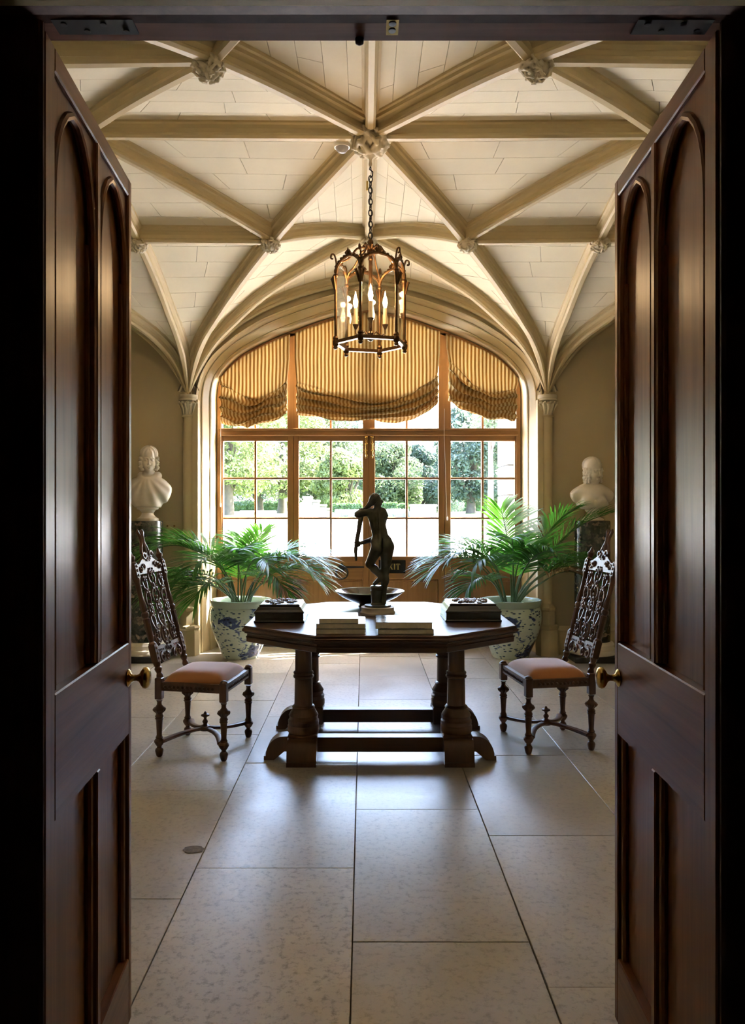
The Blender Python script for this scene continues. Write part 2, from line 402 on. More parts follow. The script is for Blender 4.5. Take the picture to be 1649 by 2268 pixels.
M['cloth'] = stripe_cloth('striped_linen')
M['glass'] = glass_mat('window_glass')
M['lglass'] = glass_mat('lantern_glass', (0.97, 0.97, 0.95), 1.2)
M['bulb'] = emit_mat('bulb_glow', (1.0, 0.66, 0.33), 9)
M['candle'] = mat('candle_sleeve', (0.70, 0.55, 0.34), 0.5)
M['ink'] = mat('black_sign', (0.012, 0.010, 0.008), 0.3)
M['gold'] = mat('gold_lettering', (0.62, 0.47, 0.16), 0.4, 0.3)
M['white'] = mat('white_plastic', (0.75, 0.72, 0.66), 0.35)
# ================================================================== THE SETTING
XC, YC, HX, HY = 0.04, 4.60, 1.76, 2.80        # vault bay: centre and half sizes
XL, XR = XC - 2 * HX, XC + 2 * HX              # the hall runs on half a bay to either side
YB, YW = 7.45, 7.85                            # back wall face, window plane

# ---------------------------------------------------------------- floor of big stone slabs
fb = MB().box(XL - 0.2, XR + 0.2, -1.6, 8.1, -0.12, -0.012)
floor = tag(fb.obj('floor', M['bed'], smooth=0), 'pale limestone floor of large worn slabs', kind='structure')
lanes = [-3.75, -3.14, -2.52, -1.90, -1.28, -0.66, -0.037, 0.54, 1.16, 1.78, 2.40, 3.02, 3.75]
cuts = {4: [2.73, 3.79, 4.75, 5.60, 6.55], 5: [2.967, 4.205, 5.15, 6.1, 6.95], 6: [2.456, 3.553, 4.62, 5.63, 6.45, 7.3], 7: [2.22, 3.265, 4.34, 5.25, 6.35, 7.2], 8: [2.6, 3.5, 4.45, 5.5, 6.6]}
rs = random.Random(3)
for i in range(len(lanes) - 1):
    a, b = lanes[i], lanes[i + 1]
    if i in cuts:
        ys = [-1.5, -0.2, 1.0] + cuts[i] + [8.05]
        if ys[3] - ys[2] > 1.6: ys.insert(3, (ys[2] + ys[3]) / 2)
    else:
        ys = [-1.5]; 
        while ys[-1] < 7.2: ys.append(ys[-1] + rs.uniform(0.75, 1.25))
        ys.append(8.05)
    for y0, y1 in zip(ys, ys[1:]):
        g = 0.0018; c = 0.0015; zt = rs.uniform(-0.0012, 0.0012)
        cx, cy = (a + b) / 2, (y0 + y1) / 2; hx_, hy_ = (b - a) / 2 - g, (y1 - y0) / 2 - g
        j = lambda: rs.uniform(-0.0022, 0.0022)
        vs_ = []
        for z_, k in ((-0.03, 0), (zt - c, 0), (zt, c)):
            vs_ += [(-hx_ + k + j() * (z_ > -0.02), -hy_ + k + j() * (z_ > -0.02), z_), (hx_ - k, -hy_ + k, z_), (hx_ - k, hy_ - k, z_), (-hx_ + k, hy_ - k, z_)]
        fs_ = [(8, 9, 10, 11)]
        for k in (0, 4):
            for q in range(4): fs_.append((k + q, k + (q + 1) % 4, k + 4 + (q + 1) % 4, k + 4 + q))
        o = MB().add(vs_, fs_).obj('slab', M['slab'], floor, smooth=0); o.location = (cx, cy, 0)

st_ = MB().lathe([(0.034, 0.0005), (0.034, 0.0012), (0.030, 0.0014)], 24); st_.v = [(x * 1.25 + 0.004 * sin(9 * y * 30), y, z) for x, y, z in st_.v]
so = st_.obj('lichen_stain', mat('dark_patch', (0.16, 0.13, 0.09), 0.7, var=0.4, vs=60), floor); so.location = (-0.705, 3.126, 0.0012)  # dark lichen stain on the slab, laid on as a thin disc

# ---------------------------------------------------------------- vault: rib curves in one canonical quadrant (a across, b along, z)
KP = (HX, HY, 2.54)
def plan(p, q, prof, n=28):
    """curve over the plan line p->q with (t, z) controls, t in metres from p"""
    d = Vector((q[0] - p[0], q[1] - p[1], 0)); L = d.length; d /= L
    out = []
    for t, z in pchip(prof, n): out.append(Vector((p[0] + d.x * t, p[1] + d.y * t, z)))
    return resample(out, n)
pB, pO, pS, pC, pR, pW = (0.752, 1.144), (HX, 1.144), (HX, 0), (0, 0), (0, 1.72), (0, HY)
K2 = (HX, HY)
cK = plan(K2, pC, [(0, 2.54), (0.05, 2.62), (0.1, 2.70), (0.2, 2.83), (0.4, 2.98), (0.7, 3.10), (1.2, 3.265), (1.939, 3.455), (3.307, 3.68)], 40)
bK = plan(K2, pS, [(0, 2.54), (0.05, 2.62), (0.1, 2.70), (0.2, 2.83), (0.425, 2.99), (0.75, 3.13), (1.09, 3.28), (1.656, 3.455), (2.8, 3.69)], 36)
dK = plan(K2, pR, [(0, 2.54), (0.05, 2.62), (0.1, 2.71), (0.2, 2.85), (0.335, 2.99), (0.6, 3.17), (0.957, 3.365), (1.29, 3.485), (1.62, 3.585), (2.065, 3.69)], 36)
eK = plan(K2, pW, [(0, 2.54), (0.035, 2.62), (0.08, 2.74), (0.17, 2.91), (0.345, 3.10), (0.47, 3.21), (0.71, 3.36), (1.1, 3.52), (1.44, 3.61), (1.76, 3.66)], 36)
def cut(C, p):
    k = min(range(len(C)), key=lambda i: hypot(C[i].x - p[0], C[i].y - p[1])); return C[:k + 1], C[k:]
cKB, cBC = cut(cK, pB); bKO, bOS = cut(bK, pO)
def seg(A, B, lift=0.0, n=14):
    return [A.lerp(B, i / (n - 1)) + Vector((0, 0, lift * sin(pi * i / (n - 1)))) for i in range(n)]
vB, vO, vS, vC, vR, vW = cBC[0], bKO[-1], bOS[-1], cBC[-1], dK[-1], eK[-1]
sSB, sOB, sBR, sCR, sRW, sSC = seg(vS, vB, 0.02), seg(vO, vB), seg(vB, vR, 0.035), seg(vC, vR), seg(vR, vW), seg(vS, vC)
def frames(C):
    d = Vector((C[-1].x - C[0].x, C[-1].y - C[0].y, 0)).normalized(); S = Vector((-d.y, d.x, 0)); fr = []
    for k, p in enumerate(C):
        t = (C[min(k + 1, len(C) - 1)] - C[max(k - 1, 0)]).normalized(); N = S.cross(t)
        if N.z < 0: N = -N
        if N.z < 0.15 and (N.x * p.x + N.y * p.y) < 0: N = -N
        fr.append((p, S, N))
    return fr
def off(C, h=0.088): return [p + N * h for p, S, N in frames(C)]
PROF = [(-0.030, 0.0), (-0.016, -0.012), (0.016, -0.012), (0.030, 0.0), (0.030, 0.012), (0.022, 0.020), (0.024, 0.045), (0.036, 0.062), (0.050, 0.068), (0.052, 0.086), (0.062, 0.092), (0.062, 0.125),
        (-0.062, 0.125), (-0.062, 0.092), (-0.052, 0.086), (-0.050, 0.068), (-0.036, 0.062), (-0.024, 0.045), (-0.022, 0.020), (-0.030, 0.012)]
def qmap(sx, sy, side):
    if side == 0: return lambda p: Vector((XC + sx * p.x, YC + sy * p.y, p.z))
    return lambda p: Vector((XC + sx * (2 * HX - p.x), YC + sy * p.y, p.z))
CELLS = [(bKO, cKB, sOB), (bOS[::-1], sSB, sOB), (sSB[::-1], cBC, sSC), (cBC, sBR, sCR), (cKB, dK, sBR), (dK, eK, sRW)]
def cell_fn(cell, h):
    P, Q, E = [resample(off(c, h), 33) for c in cell]
    def at(L, u):
        x = min(max(u, 0), 1) * 32; i = min(int(x), 31); return L[i].lerp(L[i + 1], x - i)
    def f(u, v):
        a = at(P, u); b = at(Q, u)
        return a.lerp(b, v) + (at(E, v) - P[-1].lerp(Q[-1], v)) * u
    return f, P, Q, E
shell = MB(); rib_specs = []
for side in (0, 1):
    for sx in (-1, 1):
        for sy in (-1, 1):
            mp_ = qmap(sx, sy, side)
            for cell in CELLS:
                f, *_ = cell_fn(cell, 0.118); shell.grid(lambda u, v: mp_(f(u, v)), 10, 6)
shell.box(XL - 0.3, XR + 0.3, 1.2, 8.2, 4.2, 4.25)
ceiling = tag(shell.obj('ceiling', M['joint'], normals=False), 'cream ribbed vault ceiling with carved bosses', kind='structure')
# ribs
def rib(C, mp_, name='rib', sc=1.0):
    fr = []; acc = 0.0; spring = hypot(C[0].x - HX, C[0].y - HY) < 0.01
    for k, (p, S, N) in enumerate(frames(C)):
        if k: acc += (C[k] - C[k - 1]).length
        q = min(acc / 0.45, 1.0); w_ = 0.30 + 0.70 * q * q * (3 - 2 * q) if spring else 1.0     # slimmer where the ribs spring from the capital
        d = mp_(p + N) - mp_(p); fr.append((mp_(p), (mp_(p + S) - mp_(p)) * w_, d * w_))
    return MB().sweep([(a * sc, b * sc) for a, b in PROF], fr).obj(name, M['rib'], ceiling, smooth=24)
for side in (0, 1):
    for sx in (-1, 1):
        for sy in (-1, 1):
            mp_ = qmap(sx, sy, side)
            for C in (cK, dK, eK, sSB, sOB, sBR): rib(C, mp_)
            if side == 0: rib(bK, mp_)
            if sx == 1 and side == 0: rib(sCR + sRW[1:], mp_, 'ridge_rib')
            if sy == 1: rib(sSC, mp_, 'ridge_rib')
# scored plaster blocks of the webs (those in view as single pieces)
def blocks(cell, mp_, course, length, seed, keep=None):
    f, P, Q, E = cell_fn(cell, 0.088); r_ = random.Random(seed)
    L = (sum((b - a).length for a, b in zip(P, P[1:])) + sum((b - a).length for a, b in zip(Q, Q[1:]))) / 2
    n = max(2, round(L / course)); out = 0
    for i in range(n):
        u0, u1 = i / n, (i + 1) / n; w_ = (f((u0 + u1) / 2, 0) - f((u0 + u1) / 2, 1)).length
        m_ = max(1, round(w_ / length)); ph = (0.5 if i % 2 else 0.0) + r_.uniform(-0.12, 0.12)
        vv = sorted(set([0.0, 1.0] + [min(max((k + ph) / m_, 0), 1) for k in range(0, m_ + 1) if 0.08 < (k + ph) / m_ < 0.92]))
        for v0, v1 in zip(vv, vv[1:]):
            gu = 0.0018 / (L / n) * (u1 - u0); gv = 0.0018 / max(w_, 0.05)
            nu, nv = 2, (2 if (v1 - v0) * w_ > 0.15 else 1); vs_ = []; fs_ = []
            for layer in (0, 1):
                for a in range(nu + 1):
                    for b in range(nv + 1):
                        p = mp_(f(u0 + gu + (u1 - u0 - 2 * gu) * a / nu, v0 + gv + (v1 - v0 - 2 * gv) * b / nv))
                        vs_.append(p)
            c0 = (nu + 1) * (nv + 1)
            nn = (vs_[nu * (nv + 1)] - vs_[0]).cross(vs_[nv] - vs_[0])
            if nn.length < 1e-9: continue
            nn.normalize()
            if nn.z < 0: nn = -nn
            for k in range(c0, 2 * c0): vs_[k] = vs_[k] + nn * 0.018
            for a in range(nu):
                for b in range(nv):
                    k = a * (nv + 1) + b; fs_.append((k, k + 1, k + nv + 2, k + nv + 1))
            rim = [b for b in range(nv + 1)] + [a * (nv + 1) + nv for a in range(1, nu + 1)] + [nu * (nv + 1) + b for b in range(nv - 1, -1, -1)] + [a * (nv + 1) for a in range(nu - 1, 0, -1)]
            for k in range(len(rim)):
                a, b = rim[k], rim[(k + 1) % len(rim)]; fs_.append((a, b, b + c0, a + c0))
            MB().add(vs_, fs_).obj('plaster_block', M['web'], ceiling, smooth=60, normals=True); out += 1
    return out
nb = 0
for sx in (-1, 1):
    for k, cell in enumerate(CELLS):
        nb += blocks(cell, qmap(sx, 1, 0), 0.21, 0.52 if k in (0, 1, 2) else 0.42, 10 * k + sx)
    for k in (2, 3, 1): nb += blocks(CELLS[k], qmap(sx, -1, 0), 0.21, 0.52, 100 + 10 * k + sx)
    for k in (0, 1): nb += blocks(CELLS[k], qmap(sx, 1, 1), 0.21, 0.52, 200 + 10 * k + sx)
rest = MB()
for sx in (-1, 1):
    for ks, sy, side in (((0, 4, 5), -1, 0), ((2, 3, 4, 5), 1, 1), ((0, 1, 2, 3, 4, 5), -1, 1)):
        for k in ks:
            f, *_ = cell_fn(CELLS[k], 0.088); mp_ = qmap(sx, sy, side); rest.grid(lambda u, v: mp_(f(u, v)), 12, 6)
rest.obj('plaster_web', M['web'], ceiling, normals=False)
# carved bosses
def boss_mesh(Rb, seed, h):
    r_ = random.Random(seed); caps = []
    for k in range(34):
        a = r_.uniform(0, 2 * pi); e = r_.uniform(-0.15, 1.35); d = r_.uniform(0.45, 0.8) * (1 if r_.random() > 0.5 else -1); pp = []
        for s_ in range(4):
            aa = a + d * s_ / 3 + 0.25 * sin(s_ * 2.1); ee = e - 0.18 * s_ + 0.35 * sin(s_ * 1.4 + k); rr = Rb * (0.82 + 0.18 * sin(s_ * 1.1))
            pp.append((rr * cos(ee) * cos(aa), rr * cos(ee) * sin(aa), -rr * 0.78 * sin(ee)))
        for p, q in zip(pp, pp[1:]): caps.append((p, q, Rb * 0.10, Rb * 0.07))
    def fn(p):
        d = sd_ell(p, (0, 0, 0), (Rb * 0.74, Rb * 0.74, Rb * 0.55))
        for a, b, ra, rb in caps: d = smin(d, sd_cap(p, a, b, ra, rb), Rb * 0.035)
        return d
    q = Rb * 1.12
    return nets(fn, (-q, -q, -q), (q, q, q * 0.6), h)
big = boss_mesh(0.132, 5, 0.0062).obj('boss', M['pale'], ceiling, smooth=70); big.location = (XC, YC, 3.675)
small = boss_mesh(0.076, 9, 0.0045).obj('boss', M['pale'], ceiling, smooth=70)
spots = [(XC + sx * pB[0], YC + sy * pB[1], 3.435) for sx in (-1, 1) for sy in (1, -1)] + [(XC + sx * HX, YC + sy * 1.144, 3.435) for sx in (-1, 1) for sy in (1, -1)] + [(XC, YC + 1.72, 3.66), (XC, YC - 1.72, 3.66), (XC, YB - 0.03, 3.60), (XC - HX, YC, 3.66), (XC + HX, YC, 3.66)]
for k, sp in enumerate(spots):
    o = small if k == 0 else small.copy()
    if k: col.objects.link(o)
    o.location = sp; o.rotation_euler = (0, 0, k * 1.3)
    if k in (6,): pass

# ---------------------------------------------------------------- back wall with the moulded window arch
def arch(pts, n): return resample([Vector((a, 0, b)) for a, b in pchip([(i, *p) for i, p in enumerate(pts)], 60)[:, 1:]], n)
OL = [(-1.66, 2.50), (-1.645, 2.62), (-1.60, 2.765), (-1.50, 2.93), (-1.33, 3.09), (-1.20, 3.185), (-0.96, 3.325), (-0.55, 3.475), (-0.22, 3.565), (0.047, 3.61)]
IL = [(-1.514, 2.60), (-1.505, 2.70), (-1.475, 2.80), (-1.41, 2.885), (-1.25, 3.03), (-1.02, 3.15), (-0.757, 3.262), (-0.296, 3.42), (0.054, 3.49)]
XM = 0.054
def full(pts, n=29):
    A = arch(pts, n); L = [Vector((A[0].x, 0, 0)), Vector((A[0].x, 0, 1.3))] + A
    return L + [Vector((2 * XM - p.x, 0, p.z)) for p in reversed(L[:-1])]
OC, IC = full(OL), full(IL)
ARCHI = [(p.x, p.z) for p in IC[2:-2]]
def arch_z(x):
    for (x0, z0), (x1, z1) in zip(ARCHI, ARCHI[1:]):
        if x0 <= x <= x1: return z0 + (z1 - z0) * (x - x0) / max(x1 - x0, 1e-9)
    return ARCHI[0][1]
wb = MB()
xo0, xo1 = OC[0].x, OC[-1].x
wb.add([(XL, YB, 0), (xo0, YB, 0), (xo0, YB, 4.2), (XL, YB, 4.2)], [(0, 1, 2, 3)])
wb.add([(xo1, YB, 0), (XR, YB, 0), (XR, YB, 4.2), (xo1, YB, 4.2)], [(0, 1, 2, 3)])
for p, q in zip(OC[2:-2], OC[3:-2]):
    wb.add([(p.x, YB, p.z), (q.x, YB, q.z), (q.x, YB, 4.2), (p.x, YB, 4.2)], [(0, 1, 2, 3)])
wall_back = tag(wb.obj('wall_back', M['wall'], smooth=0), 'beige back wall around the arched garden window', kind='structure')
rev = MB(); mould = [(0, 0), (0.01, -0.03), (0.07, -0.045), (0.13, -0.03), (0.15, 0.0), (0.24, 0.02), (0.30, 0.06), (0.34, 0.05), (0.40, 0.06), (0.43, 0.09), (0.55, 0.14), (0.68, 0.20), (0.72, 0.195), (0.78, 0.21), (0.80, 0.25), (0.93, 0.36), (1.0, 0.40), (1.0, 0.60)]
n_ = len(OC)
for f_, d_ in mould:
    for p, q in zip(OC, IC):
        g = p.lerp(q, f_); rev.v.append((g.x, YB + d_, g.z))
for k in range(len(mould) - 1):
    for i in range(n_ - 1): rev.f.append((k * n_ + i, k * n_ + i + 1, (k + 1) * n_ + i + 1, (k + 1) * n_ + i))
rv = rev.obj('window_arch_moulding', M['rib'], wall_back, smooth=20)
# outer face of the back wall so that no light leaks round the reveal
wo = MB()
for p, q in zip(IC[2:-2], IC[3:-2]): wo.add([(p.x, 8.05, p.z), (q.x, 8.05, q.z), (q.x, 8.05, 4.3), (p.x, 8.05, 4.3)], [(0, 1, 2, 3)])
wo.add([(XL - .2, 8.05, 0), (IC[0].x, 8.05, 0), (IC[0].x, 8.05, 4.3), (XL - .2, 8.05, 4.3)], [(0, 1, 2, 3)])
wo.add([(IC[-1].x, 8.05, 0), (XR + .2, 8.05, 0), (XR + .2, 8.05, 4.3), (IC[-1].x, 8.05, 4.3)], [(0, 1, 2, 3)])
wo.obj('outer_face', M['wall'], wall_back, smooth=0)
for nm, x in (('wall_left', XL), ('wall_right', XR)):
    s_ = -1 if x < 0 else 1
    o = MB().box(min(x, x + s_ * 0.2), max(x, x + s_ * 0.2), 1.3, 8.05, 0, 4.2).obj(nm, M['wall'], smooth=0)
    tag(o, 'plain beige side wall of the vaulted hall', kind='structure')
for s_, nm in ((-1, 'baseboard_left'), (1, 'baseboard_right')):
    x0, x1 = (XL, -1.80) if s_ < 0 else (1.88, XR)
    prof = [(0, 0), (0.05, 0), (0.05, 0.20), (0.042, 0.215), (0.045, 0.235), (0.02, 0.26), (0.012, 0.275), (0, 0.275)]
    o = MB().prism(prof, (0, -1, 0), (0, 0, 1), (1, 0, 0), (x0, YB, 0), x1 - x0).obj(nm, M['rib'])
    tag(o, 'stone coloured skirting with a moulded top', kind='structure')

# ---------------------------------------------------------------- engaged shafts carrying the ribs
def shaft_set(x, y, nm, lab):
    t = tag(thing(nm, lab, None, (x, y, 0)), kind='structure')
    oct_ = lambda r, z0, z1: None
    b = MB()
    b.lathe([(0.112, 0.0), (0.112, 0.235), (0.105, 0.25), (0.116, 0.27), (0.108, 0.29), (0.082, 0.30), (0.082, 0.42), (0.078, 0.43), (0.09, 0.445), (0.09, 0.465), (0.072, 0.485), (0.056, 0.50), (0.05, 0.51)], 8)
    b.obj('base', M['rib'], t, smooth=30)
    s = MB(); s.lathe([(0.050, 0.50), (0.050, 2.33)], 20); s.lathe([(0.058, 2.325), (0.062, 2.335), (0.058, 2.345)], 20)
    s.obj('shaft', M['rib'], t)
    s = MB().box(0.045, 0.10, -0.03, 0.06, 0, 2.5) if x < 0 else MB().box(-0.10, -0.045, -0.03, 0.06, 0, 2.5)
    s.obj('pilaster_strip', M['rib'], t, smooth=0)
    c = MB(); c.lathe([(0.050, 2.34), (0.055, 2.40), (0.066, 2.45), (0.078, 2.475)], 20)
    c.lathe([(0.082, 2.485), (0.092, 2.49), (0.094, 2.505), (0.086, 2.51), (0.094, 2.525), (0.092, 2.545), (0.06, 2.55)], 16)
    r_ = random.Random(5)
    for k in range(11):
        a = 2 * pi * k / 11; 
        c.tube([(0.054 * cos(a), 0.054 * sin(a), 2.355), (0.066 * cos(a + .1), 0.066 * sin(a + .1), 2.41), (0.088 * cos(a), 0.088 * sin(a), 2.46), (0.094 * cos(a - .1), 0.094 * sin(a - .1), 2.45)], [0.006, 0.011, 0.015, 0.008], 6)
        c.ball((0.09 * cos(a + .28), 0.09 * sin(a + .28), 2.468), 0.013, 7, 5)
    c.obj('capital', M['pale'], t)
    return t
shaft_set(XC - HX, 7.40, 'trim_1', 'slim round wall shaft with leafy capital left of the window')
shaft_set(XC + HX, 7.40, 'trim_2', 'slim round wall shaft with leafy capital right of the window')

# ---------------------------------------------------------------- garden window: four glazed oak leaves under fixed lights
win = tag(thing('window_1', 'arched oak garden window with glazed leaves and panelled base', None, (0, YW, 0)), kind='structure')
U = lambda p: (p - 805) * YW / FPX
ZT1, ZT0, ZR1, ZR2, ZB = 2.274, 2.147, 1.748, 1.334, 0.939
spans = [(U(495), U(637), U(483), U(650)), (U(662), U(803), U(650), U(816.5)), (U(830), U(970), U(816.5), U(983.5)), (U(997), U(1138), U(983.5), U(1150))]
def wbox(nm, x0, x1, y0, y1, z0, z1, horiz=False, ch=0.003, par=None): return MB().box(x0, x1, y0, y1, z0, z1, ch=ch).obj(nm, M['oakx' if horiz else 'oak'], par or win, smooth=0)
fr = []
IW = [(p.x, p.z) for p in IC[2:-2]]
aframe = MB(); m_ = len(IC)
for dy0, ins in ((-0.05, 0.0), (-0.05, 0.045), (0.05, 0.045), (0.05, 0.0)):
    for k, p in enumerate(IC):
        a = IC[max(k - 1, 0)]; b = IC[min(k + 1, m_ - 1)]; t = (b - a).normalized(); nrm = Vector((t.z, 0, -t.x))
        q = p + nrm * ins; aframe.v.append((q.x, dy0, q.z))
for k in range(3):
    for i in range(m_ - 1): aframe.f.append((k * m_ + i, k * m_ + i + 1, (k + 1) * m_ + i + 1, (k + 1) * m_ + i))
aframe.obj('frame', M['oak'], win, smooth=40)
wbox('transom', U(487), U(1147), -0.055, 0.05, ZT0 + 0.045, ZT1 - 0.012, True)
wbox('transom_moulding', U(489), U(1145), -0.07, -0.04, ZT1 - 0.035, ZT1 - 0.010, True)
wbox('transom_moulding', U(489), U(1145), -0.066, -0.04, ZT0 + 0.040, ZT0 + 0.058, True)
for x0, x1 in ((637, 662), (803, 830), (970, 997)):
    zt = arch_z((U(x0) + U(x1)) / 2) - 0.02
    wbox('mullion', U(x0), U(x1), -0.05, 0.05, ZT1 - 0.02, zt)
def pane(x0, x1, z0, z1, arched=False):
    n = 6 if arched else 1; top = [(x0 + (x1 - x0) * k / n) for k in range(n + 1)]
    poly = [(x0, z0), (x1, z0)] + [(x, (arch_z(x) - 0.03) if arched else z1) for x in reversed(top)]
    MB().prism(poly, (1, 0, 0), (0, 0, 1), (0, 1, 0), (0, -0.002, 0), 0.004).obj('pane', M['glass'], win, smooth=0)
for (x0, x1, s0, s1) in spans:
    g = 0.0012; xm = (x0 + x1) / 2; mw = 0.011
    wbox('rebate_strip', s0 - 0.012, s0 + 0.012, 0.03, 0.04, 0.019, ZT0 + 0.052)
    wbox('stile', s0 + g, x0, -0.035, 0.03, 0.02, ZT0 + 0.052); wbox('stile', x1, s1 - g, -0.035, 0.03, 0.02, ZT0 + 0.052)
    wbox('top_rail', x0, x1, -0.035, 0.03, ZT0 - 0.012, ZT0 + 0.052, True)
    wbox('middle_rail', x0, x1, -0.035, 0.03, 0.70, ZB, True)
    wbox('bottom_rail', x0, x1, -0.035, 0.03, 0.02, 0.16, True)
    wbox('panel', x0 + 0.0, x1, -0.012, 0.015, 0.16, 0.70); 
    pm = MB()
    for (a0, a1, b0, b1) in ((x0, x1, 0.675, 0.70), (x0, x1, 0.16, 0.185), (x0, x0 + 0.025, 0.16, 0.70), (x1 - 0.025, x1, 0.16, 0.70)): pm.box(a0, a1, -0.026, 0.0, b0, b1, ch=0.006)
    pm.obj('panel_moulding', M['oak'], win, smooth=0)
    wbox('glazing_bar', xm - mw, xm + mw, -0.026, 0.02, ZB, ZT0)
    for zz in (ZR1, ZR2): wbox('glazing_bar', x0, x1, -0.024, 0.018, zz - mw, zz + mw, True)
    zs = [ZB, ZR2, ZR1, ZT0]
    for a, b in zip(zs, zs[1:]):
        pane(x0, xm - mw, a, b); pane(xm + mw, x1, a, b)
    zt = arch_z(xm) - 0.02
    wbox('glazing_bar', xm - mw, xm + mw, -0.026, 0.02, ZT1 - 0.012, zt)
    pane(max(x0, -1.44), xm - mw, ZT1 - 0.012, 0, True); pane(xm + mw, min(x1, 1.55), ZT1 - 0.012, 0, True)
for xx in (U(811), U(823.5)):
    bt = MB(); bt.box(xx - 0.011, xx + 0.011, -0.047, -0.034, 1.955, 2.20, ch=0.002); bt.lathe([(0.006, 0), (0.006, 0.26)], 8, (xx, -0.052, 1.96)); bt.ball((xx, -0.062, 1.985), 0.014)
    for zz in (2.03, 2.10, 2.17): bt.box(xx - 0.015, xx + 0.015, -0.058, -0.034, zz, zz + 0.014, ch=0.002)
    bt.obj('bolt', M['brass'], win)
ring = MB(); xr, zr = U(757), 0.775
ring.tube([(xr + 0.061 * sin(a), -0.052 - 0.012 * (1 - cos(a)), zr - 0.061 * (1 - cos(a)) + 0.058) for a in [2 * pi * k / 28 for k in range(28)]], 0.0095, 8, True)
rg = ring.obj('ring_handle', M['iron'], win)
bp = MB(); bp.prism([(-0.045, 0), (-0.03, -0.02), (0, -0.05), (0.03, -0.02), (0.045, 0), (0.03, 0.02), (0.012, 0.03), (0, 0.055), (-0.012, 0.03), (-0.03, 0.02)], (1, 0, 0), (0, 0, 1), (0, -1, 0), (xr, -0.034, zr + 0.05), 0.006)
bp.box(xr + 0.04, U(806), -0.041, -0.034, zr + 0.045, zr + 0.062); bp.lathe([(0.018, 0), (0.014, 0.02)], 10, m=Matrix.Translation((xr, -0.034, zr + 0.058)) @ Matrix.Rotation(pi / 2, 4, 'X'))
bp.obj('handle_plate', M['iron'], win)

# ---------------------------------------------------------------- entrance wall, hall behind the camera, door frame
XJ0, XJ1, ZH = -0.591, 0.659, 2.307
wf = MB()
wf.box(XL - .2, -0.70, 1.40, 1.52, 0, 4.2); wf.box(0.78, XR + .2, 1.40, 1.52, 0, 4.2); wf.box(-0.70, 0.78, 1.40, 1.46, 2.40, 4.2)
tag(wf.obj('wall_front', M['wall'], smooth=0), 'beige entrance wall around the double doors', kind='structure')
hl = MB()
hl.box(-1.7, -1.6, -1.6, 1.40, 0, 3.2); hl.box(1.65, 1.75, -1.6, 1.40, 0, 3.2); hl.box(-1.7, 1.75, -1.7, -1.6, 0, 3.2); hl.box(-1.7, 1.75, -1.7, 1.40, 3.1, 3.2)
hl.box(-1.6, -0.70, 1.36, 1.40, 0, 3.1); hl.box(0.78, 1.65, 1.36, 1.40, 0, 3.1)
tag(hl.obj('wall_hall', M['hallwall'], smooth=0), 'dark unlit hall on the near side of the doors', kind='structure')
df = tag(thing('trim_3', 'dark mahogany door frame around the double doors', None, (0, 0, 0)), kind='structure')
MB().box(-0.86, XJ0, 1.384, 1.402, 0, 2.42, ch=0.006).obj('jamb', M['framewood'], df, smooth=0)
MB().box(XJ1, 0.93, 1.384, 1.402, 0, 2.42, ch=0.006).obj('jamb', M['framewood'], df, smooth=0)
MB().box(-0.70, 0.77, 1.368, 1.455, ZH, 2.45, ch=0.004).obj('head', M['headwood'], df, smooth=0)
hm = MB()
prof = [(0.004, 0.004), (0, 0.0), (-0.030, -0.004), (-0.046, -0.012), (-0.05, 0.0), (-0.05, 0.16), (0.03, 0.16), (0.03, 0.004)]
hm.prism(prof, (0, 1, 0), (0, 0, 1), (1, 0, 0), (-1.0, 1.366, ZH - 0.006), 2.07)
hm.obj('head_moulding', M['framewood'], df)
hs = MB().box(-1.0, 1.07, 1.298, 1.318, 2.283, 2.30, ch=0.003).obj('cornice_bead', M['rib'], df)
for x0, x1 in ((-0.575, -0.425), (0.505, 0.645)):
    pl = MB().box(x0, x1, 1.385, 1.428, ZH - 0.003, ZH + 0.002)
    q = pl.obj('pivot_plate', M['iron'], df, smooth=0)
    sc_ = MB()
    for k in range(4): sc_.lathe([(0.006, 0), (0.006, 0.0045)], 10, (x0 + 0.02 + k * (x1 - x0 - 0.04) / 3, 1.396 + 0.02 * (k % 2), ZH - 0.006))
    sc_.obj('screw', M['black'], q)
sp = MB().box(0.042, 0.065, 1.385, 1.43, ZH - 0.003, ZH + 0.002).obj('strike_plate', M['brass'], df, smooth=0)
for yy in (1.396, 1.416): MB().lathe([(0.007, 0), (0.007, 0.003)], 12, (0.0535, yy, ZH - 0.0045)).obj('bolt_hole_disc', M['black'], sp)  # black discs stand in for the shade inside the bolt holes
MB().lathe([(0.002, -0.012), (0.008, -0.008), (0.009, 0.002)], 12, (-0.008, 1.446, ZH)).obj('door_stop', M['black'], df)

